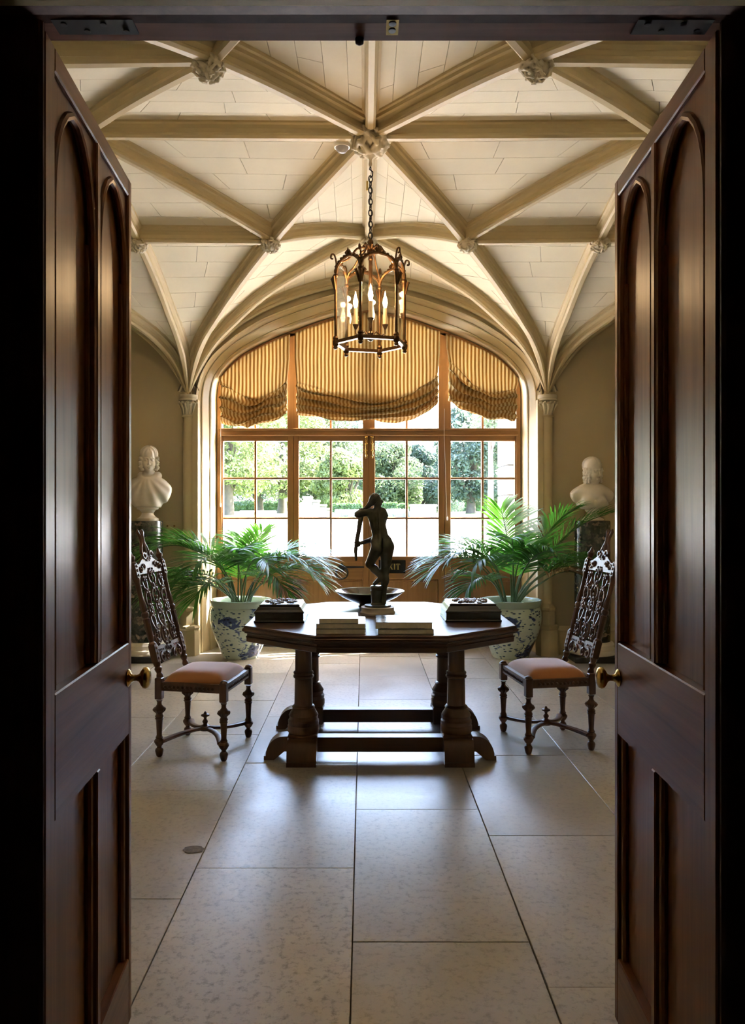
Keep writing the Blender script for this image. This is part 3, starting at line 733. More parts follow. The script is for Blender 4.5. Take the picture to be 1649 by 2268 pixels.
# ---------------------------------------------------------------- the two panelled doors
def leaf(nm, loc, rz, s, lab):
    t = tag(thing(nm, lab, None, loc, rz), kind='structure')
    T, D = 0.050, 0.024
    def b(n_, x0, x1, y0, y1, z0, z1, rail=False, ch=0.003):
        ya, yb = sorted((s * y0, s * y1)); return MB().box(x0, x1, ya, yb, z0, z1, ch=ch).obj(n_, M['doorwoodx' if rail else 'doorwood'], t, smooth=0)
    a0, a1, zt = -0.035, 0.627, 2.292
    b('stile', a0, 0.018, 0, T, 0, zt); b('stile', 0.600, a1, 0, T, 0, zt)
    b('top_rail', 0.018, 0.600, 0, T, 2.245, zt, True); b('lock_rail', 0.018, 0.600, 0, T, 0.785, 1.034, True); b('bottom_rail', 0.018, 0.600, 0, T, 0.0, 0.177, True)
    for x0, x1 in ((0.018, 0.305), (0.330, 0.600)):
        b('panel', x0, x1, D, T - 0.004, 0.17, 0.79, ch=0); b('panel', x0, x1, D, T - 0.004, 1.03, 2.26, ch=0)
        xm, hw = (x0 + x1) / 2, (x1 - x0) / 2; z0_, H_ = 1.985, 0.235
        A = []
        for k in range(25):
            an = pi * k / 24; d = cos(an); A.append((xm - hw * d, z0_ + H_ * (abs(sin(an)) ** 0.85) * (1 + 0.06 * (1 - abs(d)))))
        poly = [(x0, z0_)] + A + [(x1, z0_), (x1, 2.25), (x0, 2.25)]
        # spandrels as two plates, so that each polygon stays simple
        mid = len(A) // 2
        for half, xe in ((A[:mid + 1], x0), (A[mid:], x1)):
            if xe == x0: pl = half + [(xm, 2.25), (x0, 2.25)]
            else: pl = half + [(x1, 2.25), (xm, 2.25)]
            sp_ = MB()
            for p, q in zip(half, half[1:]):
                ya, yb = s * 0.009, s * T * 0.7
                vv = [(p[0], ya, p[1]), (q[0], ya, q[1]), (q[0], ya, 2.25), (p[0], ya, 2.25), (p[0], yb, p[1]), (q[0], yb, q[1]), (q[0], yb, 2.25), (p[0], yb, 2.25)]
                sp_.add(vv, [(0, 1, 2, 3), (0, 4, 5, 1)])
            sp_.obj('spandrel', M['doorwood'], t, smooth=40)
        ins = 0.008
        path = [Vector((x0 + ins, s * 0.010, 1.04))] + [Vector((xm + (p[0] - xm) * (1 - ins / hw), s * 0.010, p[1] - ins)) for p in A] + [Vector((x1 - ins, s * 0.010, 1.04))]
        MB().tube(resample(path, 60), 0.0095, 8).obj('arch_moulding', M['doorwood'], t)
        mo = MB().tube([(x0 + 0.016, s * 0.020, 1.04), (x0 + 0.016, s * 0.020, 2.0)], 0.007, 8); mo.tube([(x1 - 0.016, s * 0.020, 1.04), (x1 - 0.016, s * 0.020, 2.0)], 0.007, 8)
        mo.tube([(x0 + 0.012, s * 0.016, 0.18), (x0 + 0.012, s * 0.016, 0.785)], 0.009, 8); mo.tube([(x1 - 0.012, s * 0.016, 0.18), (x1 - 0.012, s * 0.016, 0.785)], 0.009, 8)
        mo.obj('panel_moulding', M['doorwood'], t)
    b('muntin', 0.305, 0.330, 0, T, 0.177, 0.785); b('muntin', 0.305, 0.330, 0, T, 1.034, 2.25)
    kb = MB(); kp = [(0.022, 0), (0.024, 0.003), (0.019, 0.007), (0.011, 0.010), (0.009, 0.016), (0.008, 0.024), (0.011, 0.031), (0.020, 0.036), (0.0275, 0.042), (0.029, 0.048), (0.026, 0.055), (0.016, 0.060), (0.004, 0.062)]
    mk = Matrix.Translation((0.585, 0, 0.941)) @ Matrix.Rotation(s * pi / 2, 4, 'X')
    kb.lathe(kp, 24, m=mk); k_ = kb.obj('knob', M['brass'], t, smooth=60); tag(k_, 'polished brass door knob')
    return t
leaf('door_1', (-0.598, 1.447, 0.012), R(90 + 3.66), 1, 'open mahogany door with arched panels on the left')
leaf('door_2', (0.661, 1.447, 0.012), R(90 - 2.6), -1, 'open mahogany door with arched panels on the right')
# ================================================================== GARDEN BEYOND THE WINDOW
M['gravel'] = mat('pale_gravel', (0.72, 0.70, 0.66), 0.9, var=0.10, vs=0.5, bmp=0.3, bs=40)
M['lawn'] = mat('lawn_grass', (0.16, 0.22, 0.06), 0.9, var=0.2, vs=0.4)
M['step'] = mat('threshold_stone', (0.42, 0.38, 0.30), 0.7)
M['gstone'] = mat('weathered_stone', (0.13, 0.125, 0.115), 0.9, var=0.25, vs=2.0)
M['bark'] = mat('tree_bark', (0.05, 0.04, 0.03), 0.9, var=0.3, vs=4)
M['leafA'] = leaf_mat('leaf_lime', (0.100, 0.130, 0.046), (0.170, 0.215, 0.070), 0.6, 0.4, 0.3, 0.6)  # tree leaf tones paled and greyed: garden haze put into the colour
M['leafB'] = leaf_mat('leaf_mid', (0.056, 0.084, 0.044), (0.095, 0.132, 0.060), 0.6, 0.4, 0.3, 0.6)
M['leafC'] = leaf_mat('leaf_blue', (0.048, 0.076, 0.058), (0.072, 0.110, 0.074), 0.6, 0.35, 0.3, 0.6)
M['hedge'] = leaf_mat('hedge_leaf', (0.045, 0.085, 0.03), (0.08, 0.14, 0.04), 0.6, 0.3, 0.3, 1.5)
M['flower'] = leaf_mat('flower_pale', (0.45, 0.46, 0.42), (0.3, 0.35, 0.25), 0.7, 0.3, 0.4, 4)
def gz(y):
    pts = [(8.05, -0.05), (12, -0.03), (20, 0.20), (30, 0.62), (40, 1.08), (60, 1.30), (80, 1.42), (400, 3.0)]
    for (a, za), (b, zb) in zip(pts, pts[1:]):
        if y <= b: return za + (zb - za) * (y - a) / (b - a)
    return 3.0
def ground(nm, ys, mm, lab, x=90, dz=0.0):
    g = MB()
    for y in ys: g.v += [(-x, y, gz(y) + dz), (x, y, gz(y) + dz)]
    g.f = [(2 * i, 2 * i + 1, 2 * i + 3, 2 * i + 2) for i in range(len(ys) - 1)]
    return tag(g.obj(nm, mm, smooth=0), lab, kind='structure')
ground('gravel_terrace', [8.05, 10, 12, 16, 20, 25, 30, 35, 39], M['gravel'], 'sunlit pale gravel terrace outside the window')
ground('lawn', [39, 42, 50, 60, 70, 80, 120, 400], M['lawn'], 'mown lawn beyond the gravel terrace', 260)
tag(MB().box(-1.65, 1.75, 7.86, 8.35, -0.10, 0.018, ch=0.01).obj('door_sill', M['step']), 'worn stone sill under the garden doors', kind='structure')
# porch pier of the house front
pp = thing('porch_pier', 'square weathered stone pier standing just outside the right window leaf', 'pillar', (2.32, 10.9, -0.04))
zz = 0.0; k = 0
while zz < 4.4:
    h_ = 0.42; w_ = 0.33 - (0.0 if k else -0.05)
    MB().box(-w_, w_, -w_, w_, zz + 0.006, zz + h_ - 0.006, ch=0.015).obj('stone_block', M['gstone'], pp, smooth=0); zz += h_; k += 1
MB().box(-0.29, 0.29, -0.29, 0.29, 0, 4.5).obj('core', M['gstone'], pp, smooth=0)
# garden stonework: piers and low walls
def pier(x0, x1, ytop, Y, lab, nm='stone_pier', cap=True, cat='stonework', depth=0.7):
    a, b = (x0 - 805) * Y / FPX, (x1 - 805) * Y / FPX; zt = HC - (ytop - 1134) * Y / FPX; z0 = gz(Y) - 0.02
    t = thing(nm, lab, cat, ((a + b) / 2, Y, z0), 0, 'garden stonework')
    w_ = (b - a) / 2; h_ = zt - z0
    MB().box(-w_, w_, 0, depth, 0, h_ - (0.13 if cap else 0), ch=0.02).obj('body', M['gstone'], t, smooth=0)
    MB().box(-w_ - 0.04, w_ + 0.04, -0.05, depth + 0.05, -0.0, 0.16, ch=0.02).obj('plinth', M['gstone'], t, smooth=0)
    if cap: MB().box(-w_ - 0.05, w_ + 0.05, -0.05, depth + 0.05, h_ - 0.13, h_, ch=0.03).obj('cap', M['gstone'], t, smooth=0)
pier(671, 689, 1099, 40, 'tallest garden stone pier, seen in the second window leaf')
pier(692, 706, 1107, 41, 'stone pier just right of the tallest garden pier')
pier(707, 721, 1117, 42, 'shorter stone pier third from the left in the stepped row')
pier(723, 731, 1125, 43.5, 'lowest narrow stone pier of the stepped row')
pier(662, 668, 1127, 39.0, 'small stone block left of the tallest garden pier')
pier(731, 748, 1135, 40, 'low stone kerb right of the stepped piers', 'stone_kerb', False)
pier(909, 966, 1117, 40, 'long pale garden wall seen in the third window leaf', 'stone_wall')
pier(912, 952, 1138, 39, 'low stone seat in front of the pale garden wall', 'stone_ledge', False)
pier(880, 906, 1133, 40.5, 'low stone block left of the pale garden wall', 'stone_kerb', False)
bn = thing('garden_bench', 'long low white stone bench on the lawn under the left trees', 'bench', ((571 - 805) * 46 / FPX, 46, gz(46)))
MB().box(-1.1, 1.1, -0.2, 0.2, 0.22, 0.34, ch=0.03).obj('seat', M['marble'], bn); 
for s_ in (-0.8, 0.8): MB().box(s_ - 0.12, s_ + 0.12, -0.16, 0.16, 0, 0.23, ch=0.02).obj('leg', M['marble'], bn)
def leaves(m, n, fn, size, r_):
    for _ in range(n):
        c, nrm = fn(); s_ = size * r_.uniform(0.6, 1.3)
        a = Vector((r_.gauss(0, 1), r_.gauss(0, 1), r_.gauss(0, 1))); a = (a * 0.8 + nrm * 0.9)
        a = a.normalized() if a.length > 1e-5 else Vector((0, 0, 1))
        u = a.orthogonal().normalized(); u = Matrix.Rotation(r_.uniform(0, 6.28), 3, a) @ u; v = a.cross(u)
        m.add([c - u * s_, c - v * s_ * 0.45, c + u * s_, c + v * s_ * 0.45], [(0, 1, 2, 3)])
def tree(xp, Y, rx, ztop, zlow, mm, seed, lab, conifer=False, n=16000, trunk=0.35, group='trees beyond the lawn'):
    r_ = random.Random(seed); x = (xp - 805) * Y / FPX; z0 = gz(Y)
    t = thing('tree', lab, 'tree', (x, Y, z0 - 0.1), 0, group)
    H = ztop - z0; low = zlow - z0; lumps = []
    for k in range(34 if not conifer else 30):
        s_ = r_.random()
        if conifer: zc = low + (H - low) * s_; rr = rx * (1.05 - s_) * sqrt(r_.uniform(0.2, 1)); sz = rx * (0.42 - 0.25 * s_)
        else:
            zc = low + (H - low) * (0.08 + 0.82 * s_); rr = rx * 0.78 * sqrt(max(0.05, 1 - (2 * s_ - 0.85) ** 2 / 1.5)) * sqrt(r_.random()); sz = rx * r_.uniform(0.24, 0.4)
        a = r_.uniform(0, 2 * pi); lumps.append((Vector((rr * cos(a), rr * sin(a), zc)), sz))
    m = MB()
    def fn():
        c, s_ = r_.choice(lumps); d = Vector((r_.gauss(0, 1), r_.gauss(0, 1), r_.gauss(0.25, 1))).normalized()
        q = c + Vector((d.x * s_, d.y * s_, d.z * s_ * 0.75)) * r_.uniform(0.75, 1.05); return q, d
    leaves(m, n, fn, 0.155 if not conifer else 0.15, r_)
    m.obj('crown', mm, t, smooth=0, normals=False)
    tr = MB(); tr.tube([(0, 0, 0), (0.03, 0.02, low * 0.6), (0, 0, low + 0.6), (0.1, 0, H * 0.75)], [trunk * 1.25, trunk, trunk * 0.85, 0.06], 10)
    for c, s_ in lumps[:9]: tr.tube([(0, 0, low * r_.uniform(0.7, 1.2)), tuple(c * 0.6 + Vector((0, 0, low * 0.4))), tuple(c)], [trunk * 0.4, trunk * 0.25, 0.04], 6)
    tr.obj('trunk', M['bark'], t)
    return t
TR = [
 (505, 50, 4.2, 11.1, 2.7, 'leafA', 'sunlit lime green broadleaf tree at the far left of the window view', False),
 (624, 59, 4.6, 12.6, 2.6, 'leafA', 'sunlit broadleaf tree with a dark trunk, second from the left beyond the glass', False),
 (575, 78, 5.0, 14.0, 2.4, 'leafC', 'darker tree behind the two lime green trees on the left', False),
 (705, 68, 4.4, 12.2, 2.0, 'leafB', 'mid green tree rising above the stepped stone piers', False),
 (790, 88, 4.6, 12.7, 2.0, 'leafC', 'blue green tree behind the centre mullion of the window', False),
 (768, 54, 2.4, 6.1, 1.8, 'leafA', 'small light green tree left of the centre mullion', False),
 (856, 62, 3.4, 7.3, 1.8, 'leafB', 'rounded mid green tree right of the bronze figure', False),
 (838, 77, 4.5, 9.4, 2.0, 'leafC', 'hazy blue green tree at the back right of the centre mullion', False),
 (930, 70, 2.7, 8.2, 1.6, 'leafC', 'pointed conifer above the pale garden wall', True),
 (968, 82, 3.1, 7.7, 1.8, 'leafC', 'second darker conifer set back to the right of the first', True),
 (1042, 58, 3.5, 9.8, 2.4, 'leafC', 'broad dark green tree seen in the rightmost window leaf', False),
 (1092, 68, 4.6, 9.8, 2.2, 'leafB', 'mid green tree partly hidden by the stone porch pier', False),
 (388, 64, 5.0, 12.5, 2.4, 'leafB', 'tall tree hidden behind the left edge of the window reveal', False),
 (1300, 57, 5.0, 12.0, 2.4, 'leafB', 'tall tree hidden behind the right edge of the window reveal', False),
]
for k, a in enumerate(TR): tree(a[0], a[1], a[2], a[3], a[4], M[a[5]], 40 + k, a[6], a[7])
# cedar bough high on the right
tree(1085, 34, 1.6, 6.6, 5.0, M['leafB'], 77, 'cedar with a high open crown showing under the right blind', False, 700, 0.12)
def hedge(x0, x1, ytop, Y, lab, mm, nm='hedge', cat='hedge', depth=1.0, size=0.10, n=1800):
    a, b = (x0 - 805) * Y / FPX, (x1 - 805) * Y / FPX; zt = HC - (ytop - 1134) * Y / FPX; z0 = gz(Y); h_ = max(zt - z0, 0.25); r_ = random.Random(x0)
    t = thing(nm, lab, cat, ((a + b) / 2, Y, z0)); w_ = (b - a) / 2; m = MB()
    def fn():
        f = r_.random()
        if f < 0.6: return Vector((r_.uniform(-w_, w_), r_.uniform(-0.05, 0.05), r_.uniform(0, h_))), Vector((0, -1, 0))
        return Vector((r_.uniform(-w_, w_), r_.uniform(0, depth), h_ + r_.uniform(-0.05, 0.05))), Vector((0, 0, 1))
    leaves(m, n, fn, size, r_); m.obj('foliage', mm, t, smooth=0, normals=False)
    MB().box(-w_, w_, 0.08, depth - 0.08, 0, h_ - 0.08).obj('inner_mass', M['hedge'], t, smooth=0)
hedge(735, 802, 1117, 47, 'clipped dark hedge left of the centre mullion', M['hedge'])
hedge(840, 879, 1115, 47, 'clipped dark hedge just right of the bronze figure', M['hedge'])
hedge(885, 903, 1118, 45.4, 'shorter clipped hedge right of the dark hedge', M['hedge'])
hedge(742, 802, 1131, 44.5, 'bed of pale flowers in front of the left hedge', M['flower'], 'flower_bed', 'flowers', 1.0, 0.07)
hedge(845, 905, 1130, 44, 'bed of pale flowers in front of the right hedges', M['flower'], 'flower_bed', 'flowers', 1.0, 0.07)
hedge(470, 660, 1112, 95, 'dark shrub belt under the trees on the left', M['hedge'], 'shrub_belt', 'shrubs', 2.0, 0.25, 3000)
hedge(985, 1200, 1108, 94, 'dark shrub belt under the trees on the right', M['hedge'], 'shrub_belt', 'shrubs', 2.0, 0.25, 3000)
# ================================================================== BLINDS
def blind(x0, x1, zbot, lab, seed, Y=7.755, fold0=0.42, lean=0.0, sag=0.05):
    """striped cloth: flat above, gathered in stacked folds below; zbot(f) is the hem height over f in 0..1"""
    r_ = random.Random(seed); nx, nflat, nfold = 64, 26, 150; K = 3.7
    m = MB(); uv = []
    ph = [r_.uniform(0, 6.28) for _ in range(8)]
    rows = nflat + nfold
    for i in range(nx + 1):
        f = i / nx
        zb = zbot(f); zt = arch_z(min(max(x0 + (x1 - x0) * f, -1.46), 1.57)) - 0.035
        x0_ = x0 + (x1 - x0) * f
        zf = zb + fold0 * (0.80 + 0.12 * cos(2 * pi * f) + 0.12 * sin(3.1 * f + ph[0]))   # where gathering begins
        zf = min(zf, zt - 0.03); s_acc = 0.0
        edge = min(f, 1 - f) * (x1 - x0)
        for j in range(rows + 1):
            if j <= nflat:
                q = j / nflat; z = zt + (zf - zt) * q
                y = Y + 0.012 * sin(9 * f + ph[1]) * q + 0.006 * sin(23 * f + ph[2]) * q - 0.03 * q * q; s_acc = (zt - z)
            else:
                q = (j - nflat) / nfold; H = zf - zb
                w_ = 2 * pi * K * (q ** 1.12) + 2.0 * sin(1.9 * pi * f + ph[3]) * (0.4 + q) + 1.3 * sin(4.3 * f * pi + ph[4] + 3 * q) + ph[5]
                amp = (0.030 + 0.016 * sin(7 * f + ph[6] + 4 * q)) * (1 - 0.5 * q) * min(1, q * 8)
                z = zf - H * q + amp * sin(w_)
                y = Y - 0.03 - 0.045 * sin(pi * min(q * 1.1, 1)) - (0.042 - 0.010 * sin(11 * f + ph[7])) * cos(w_ + 0.5 * sin(9 * f + 5 * q)) * min(1, q * 6)
                s_acc += 0.01
            pinch = 0.0
            if j > nflat * 0.5:
                qq = min(1, (j - nflat * 0.5) / (nflat * 0.5)); pinch = qq * 0.022 * (1 - min(edge / 0.10, 1)) * (1 if f < 0.5 else -1)
            m.v.append((x0_ + pinch + 0.004 * sin(j * 0.35 + ph[2]) * (j > nflat) + lean * (zt - z), y, z)); uv.append(x0_ + 0.0012 * sin(z * 15 + f * 6))
    for i in range(nx):
        for j in range(rows):
            a = i * (rows + 1) + j; m.f.append((a, a + rows + 1, a + rows + 2, a + 1))
    t = thing('roman_blind', lab, 'blind', (0, 0, 0), 0, 'striped window blinds')
    o = m.obj('cloth', M['cloth'], t, smooth=180, normals=False)
    ul = o.data.uv_layers.new(name='UVMap'); vi = np.empty(len(o.data.loops), int); o.data.loops.foreach_get('vertex_index', vi)
    U_ = np.zeros((len(vi), 2), np.float32); U_[:, 0] = np.array(uv)[vi]; ul.data.foreach_set('uv', U_.ravel())
    md = o.modifiers.new('thickness', 'SOLIDIFY'); md.thickness = 0.0015
    for lay in (1,):                       # cloth stacked behind the gathered part, added to cut the light through it
        g = MB(); gu = []
        for i in range(33):
            f = i / 32; x_ = x0 + 0.02 + (x1 - x0 - 0.04) * f; zb = zbot(f) + 0.02; zh = min(zb + fold0 * (0.74 - 0.05 * lay), arch_z(min(max(x_, -1.46), 1.57)) - 0.1)
            for j in range(9):
                g.v.append((x_, Y - 0.012 + 0.010 * lay + 0.006 * sin(f * 20 + j * 1.7 + lay), zh + (zb - zh) * j / 8)); gu.append(x_)
        g.f = [(i * 9 + j, (i + 1) * 9 + j, (i + 1) * 9 + j + 1, i * 9 + j + 1) for i in range(32) for j in range(8)]
        go = g.obj('gathered_back', M['cloth'], t, smooth=180, normals=False); gl_ = go.data.uv_layers.new(name='UVMap')
        for lp in go.data.loops: gl_.data[lp.index].uv = (gu[lp.vertex_index], 0)
    # headrail follows the arch
    hr = MB(); prof = [(-0.012, -0.012), (0.012, -0.012), (0.012, 0.012), (-0.012, 0.012)]
    fr_ = [(Vector((x, Y + 0.025, arch_z(min(max(x, -1.46), 1.57)) - 0.04)), Vector((0, 1, 0)), Vector((0, 0, 1))) for x in [x0 + (x1 - x0) * k / 20 for k in range(21)]]
    hr.sweep(prof, fr_).obj('head_rail', M['oak'], t)
    return t
def hem(pts): return lambda f: float(np.interp(f, [p[0] for p in pts], [p[1] for p in pts]))
kz = lambda py: HC - (py - 1134) * 7.72 / FPX
kx = lambda p: (p - 805) * 7.74 / FPX
blind(kx(484), kx(641), hem([(0, kz(936)), (0.25, kz(946)), (0.55, kz(942)), (0.85, kz(928)), (1, kz(914))]), 'left striped linen blind gathered up under the window arch', 3, fold0=0.40)
blind(kx(652), kx(974), hem([(0, kz(920)), (0.2, kz(927)), (0.5, kz(929)), (0.7, kz(935)), (0.82, kz(928)), (0.92, kz(910)), (1, kz(892))]), 'wide middle striped linen blind behind the lantern', 11, fold0=0.36)
blind(kx(988), kx(1147), hem([(0, kz(888)), (0.12, kz(897)), (0.35, kz(918)), (0.6, kz(930)), (1, kz(932))]), 'right striped linen blind, hem rising towards the mullion', 8, fold0=0.40)
def cord(pts, lab, knob=None):
    t = thing('blind_cord', lab, 'cord', (0, 0, 0), 0, 'blind cords')
    MB().tube([px(*p) for p in pts], 0.0022, 6).obj('cord', M['white'], t)
    q = px(*pts[-1]); MB().lathe([(0.003, 0.03), (0.007, 0.02), (0.008, 0), (0.005, -0.012)], 10, tuple(q)).obj('acorn', M['white'], t)
cord([(984, 905, 7.72), (983, 960, 7.74), (986, 1040, 7.76), (989, 1140, 7.77), (990, 1150, 7.77)], 'thin cord hanging down the mullion right of the centre')
cord([(489, 930, 7.74), (488, 1000, 7.76), (488, 1120, 7.77)], 'thin cord hanging beside the left window post')

# ================================================================== TABLE
TX, TY, TZ = 0.092, 4.600, 0.765
tb = thing('centre_table', 'dark oak octagonal centre table on four columns and sled feet', 'table', (TX, TY, 0))
def octa(w, d, fx, fy, e=0.0):
    w, d, fx, fy = w + e, d + e, fx + e * 0.414, fy + e * 0.414
    return [(-fx, -d), (fx, -d), (w, -fy), (w, fy), (fx, d), (-fx, d), (-w, fy), (-w, -fy)]
OW = (0.772, 0.746, 0.345, 0.392)
def stack(rows):
    m = MB(); n = 8
    for e, z in rows: m.v += [(a, b, z) for a, b in octa(*OW, e)]
    for k in range(len(rows) - 1):
        for i in range(n): j = (i + 1) % n; m.f.append((k * n + i, k * n + j, (k + 1) * n + j, (k + 1) * n + i))
    m.f += [tuple(reversed(range(n))), tuple((len(rows) - 1) * n + i for i in range(n))]
    return m
stack([(-0.02, TZ - 0.036), (-0.004, TZ - 0.032), (0.0, TZ - 0.026), (-0.002, TZ - 0.018), (-0.012, TZ - 0.012), (-0.010, TZ - 0.005), (-0.014, TZ - 0.001), (-0.018, TZ)]).obj('table_top', M['tabletop'], tb, smooth=0)
stack([(-0.030, TZ - 0.092), (-0.024, TZ - 0.088), (-0.024, TZ - 0.068), (-0.020, TZ - 0.062), (-0.028, TZ - 0.058), (-0.028, TZ - 0.046), (-0.014, TZ - 0.040), (-0.014, TZ - 0.036)]).obj('apron', M['tabletop'], tb, smooth=0)
cp = [(0.086, 0.150), (0.090, 0.156), (0.090, 0.186), (0.085, 0.194), (0.088, 0.204), (0.088, 0.216), (0.080, 0.224), (0.080, 0.238), (0.084, 0.246), (0.078, 0.258), (0.066, 0.276), (0.062, 0.286), (0.066, 0.292), (0.060, 0.300), (0.052, 0.304),
      (0.050, 0.44), (0.049, 0.455), (0.058, 0.460), (0.060, 0.470), (0.052, 0.476), (0.058, 0.484), (0.056, 0.492), (0.048, 0.496), (0.047, 0.62), (0.052, 0.628), (0.058, 0.636), (0.052, 0.645), (0.064, 0.655), (0.066, 0.676)]
for sx in (-1, 1):
    for sy in (-1, 1): MB().lathe(cp, 28, (sx * 0.435, sy * 0.30, 0)).obj('column', M['tablewood'], tb, smooth=35)
for sy in (-1, 1): MB().box(-0.40, 0.40, sy * 0.30 - 0.042, sy * 0.30 + 0.042, 0.044, 0.126, ch=0.004).obj('rail', M['tabletop'], tb, smooth=0)
for sx in (-1, 1): MB().box(sx * 0.435 - 0.04, sx * 0.435 + 0.04, -0.26, 0.26, 0.044, 0.120, ch=0.004).obj('rail', M['tablewood'], tb, smooth=0)
for sx in (-1, 1):
    for sy in (-1, 1): MB().box(sx * 0.435 - 0.082, sx * 0.435 + 0.082, sy * 0.30 - 0.082, sy * 0.30 + 0.082, 0.04, 0.150, ch=0.004).obj('plinth_block', M['tablewood'], tb, smooth=0)
def foot_poly(L):
    p = [(0, 0.145), (0.025, 0.145), (0.03, 0.135), (0.05, 0.135)]
    for k in range(1, 9): a = pi / 2 * k / 8; p.append((0.05 + (L - 0.06) * sin(a), 0.135 - (0.135 - 0.024) * (1 - cos(a))))
    p += [(L, 0.024), (L, 0.0), (L - 0.055, 0.0)]
    for k in range(1, 6): a = pi / 2 * k / 5; p.append((L - 0.055 - 0.06 * sin(a) - 0.0, 0.05 * (sin(a))))
    p += [(0, 0.05)]
    return p
for sx in (-1, 1):
    for sy in (-1, 1):
        MB().prism(foot_poly(0.165), (sx, 0, 0), (0, 0, 1), (0, 1, 0), (sx * 0.49, sy * 0.30 - 0.05, 0), 0.10).obj('foot', M['tablewood'], tb, smooth=35)
        MB().prism(foot_poly(0.125), (0, sy, 0), (0, 0, 1), (1, 0, 0), (sx * 0.435 - 0.082, sy * 0.345, 0), 0.164).obj('foot', M['tablewood'], tb, smooth=35)

# ---- things on the table
M['boxwood'] = mat('ebonised_wood', (0.020, 0.016, 0.011), 0.24, coat=0.5)
M['boxedge'] = mat('ebony_moulding', (0.012, 0.010, 0.008), 0.2, coat=0.6)
M['inlay'] = mat('raised_hardstone', (0.20, 0.15, 0.12), 0.25, var=0.6, vs=45)
def casket(x0, x1, yf, lab, rz=0.0):
    w_, d_ = (x1 - x0) / 2, 0.155
    t = thing('casket', lab, 'box', ((x0 + x1) / 2, yf + d_, TZ), rz, 'ebonised caskets on the table')
    b = MB(); b.box(-w_, w_, -d_, d_, 0.012, 0.058, ch=0.003); b.obj('body', M['boxwood'], t, smooth=0)
    b = MB(); b.box(-w_ - 0.006, w_ + 0.006, -d_ - 0.006, d_ + 0.006, 0.0, 0.014, ch=0.004); b.box(-w_ - 0.005, w_ + 0.005, -d_ - 0.005, d_ + 0.005, 0.054, 0.064, ch=0.003); b.obj('moulding', M['boxedge'], t, smooth=0)
    rows = [(0.004, 0.064), (-0.003, 0.070), (-0.007, 0.074), (-0.016, 0.088), (-0.024, 0.094), (-0.020, 0.099), (-0.028, 0.104)]
    m = MB()
    for e, z in rows: m.v += [(-w_ - e, -d_ - e, z), (w_ + e, -d_ - e, z), (w_ + e, d_ + e, z), (-w_ - e, d_ + e, z)]
    for k in range(len(rows) - 1):
        for i in range(4): j = (i + 1) % 4; m.f.append((k * 4 + i, k * 4 + j, (k + 1) * 4 + j, (k + 1) * 4 + i))
    m.f += [(3, 2, 1, 0), tuple((len(rows) - 1) * 4 + i for i in range(4))]
    ld = m.obj('lid', M['boxwood'], t, smooth=0)
    r_ = random.Random(int(x0 * 1000)); q = MB()
    for k in range(46):
        a = r_.uniform(0, 2 * pi); rr = sqrt(r_.random()); X, Y_ = (w_ - 0.045) * rr * cos(a), (d_ - 0.05) * rr * sin(a)
        q.ball((X, Y_, 0.105), (r_.uniform(0.007, 0.016), r_.uniform(0.007, 0.016), r_.uniform(0.006, 0.012)), 7, 5)
    for k in range(9):
        a = r_.uniform(0, 6.28); X, Y_ = r_.uniform(-.08, .08), r_.uniform(-.08, .08)
        q.tube([(X + 0.03 * s_ * cos(a + s_ * .5), Y_ + 0.03 * s_ * sin(a + s_ * .5), 0.106) for s_ in (0, .5, 1, 1.5)], [0.005, 0.006, 0.005, 0.003], 6)
    q.obj('relief_fruit', M['inlay'], ld)
casket(-0.622, -0.345, 4.31, 'black casket with raised fruit relief lid on the left of the table')
casket(0.476, 0.790, 4.345, 'black casket with raised fruit relief lid on the right of the table')
M['page'] = mat('book_pages', (0.62, 0.57, 0.46), 0.8, var=0.1, vs=60)
def book(x0, x1, y0, y1, z0, z1, cover, lab, rz=0.0, soft=False, grp='books on the table'):
    w_, d_ = (x1 - x0) / 2, (y1 - y0) / 2; h_ = z1 - z0; c = 0.0022 if not soft else 0.0010
    t = thing('book', lab, 'book', ((x0 + x1) / 2, (y0 + y1) / 2, z0), rz, grp)
    MB().box(-w_, w_, -d_, d_, 0, c, ch=0.0004).obj('back_cover', cover, t, smooth=0)
    MB().box(-w_, w_, -d_, d_, h_ - c, h_, ch=0.0004).obj('front_cover', cover, t, smooth=0)
    MB().box(-w_, -w_ + c, -d_, d_, 0, h_, ch=0.0004).obj('spine', cover, t, smooth=0)
    g = 0.004 if not soft else 0.001
    MB().box(-w_ + c, w_ - g, -d_ + g, d_ - g, c, h_ - c).obj('pages', M['page'], t, smooth=0)
    return t
def cover(name, c, c2=None, rough=0.22):
    m, n, p, L = new_mat(name); t = noise(n, texco(n), 7, 3, 0.6, 0.8); c2 = c2 or [x * 0.8 for x in c]
    r = ramp(n, [(0.46, c), (0.54, c2)]); L.new(t.outputs['Fac'], r.inputs['Fac']); L.new(r.outputs['Color'], p.inputs['Base Color']); p.inputs['Roughness'].default_value = rough; return m
cv = dict(green=cover('cover_green', (0.10, 0.14, 0.09)), grey=cover('cover_grey', (0.32, 0.33, 0.30)), white=cover('cover_white', (0.70, 0.68, 0.62), (0.60, 0.60, 0.56)), dark=cover('cover_photo', (0.55, 0.58, 0.60), (0.10, 0.12, 0.14)), tan=cover('cover_tan', (0.26, 0.22, 0.16)))
book(-0.246, 0.012, 3.912, 4.20, TZ, TZ + 0.0275, cv['tan'], 'bottom book of the left stack, dark edged', R(-0.5))
book(-0.248, 0.010, 3.915, 4.19, TZ + 0.028, TZ + 0.0545, cv['grey'], 'middle book of the left stack under the white one', R(0.8))
book(-0.236, -0.030, 3.935, 4.185, TZ + 0.055, TZ + 0.078, cv['white'], 'white covered book on top of the left stack', R(1.5), True)
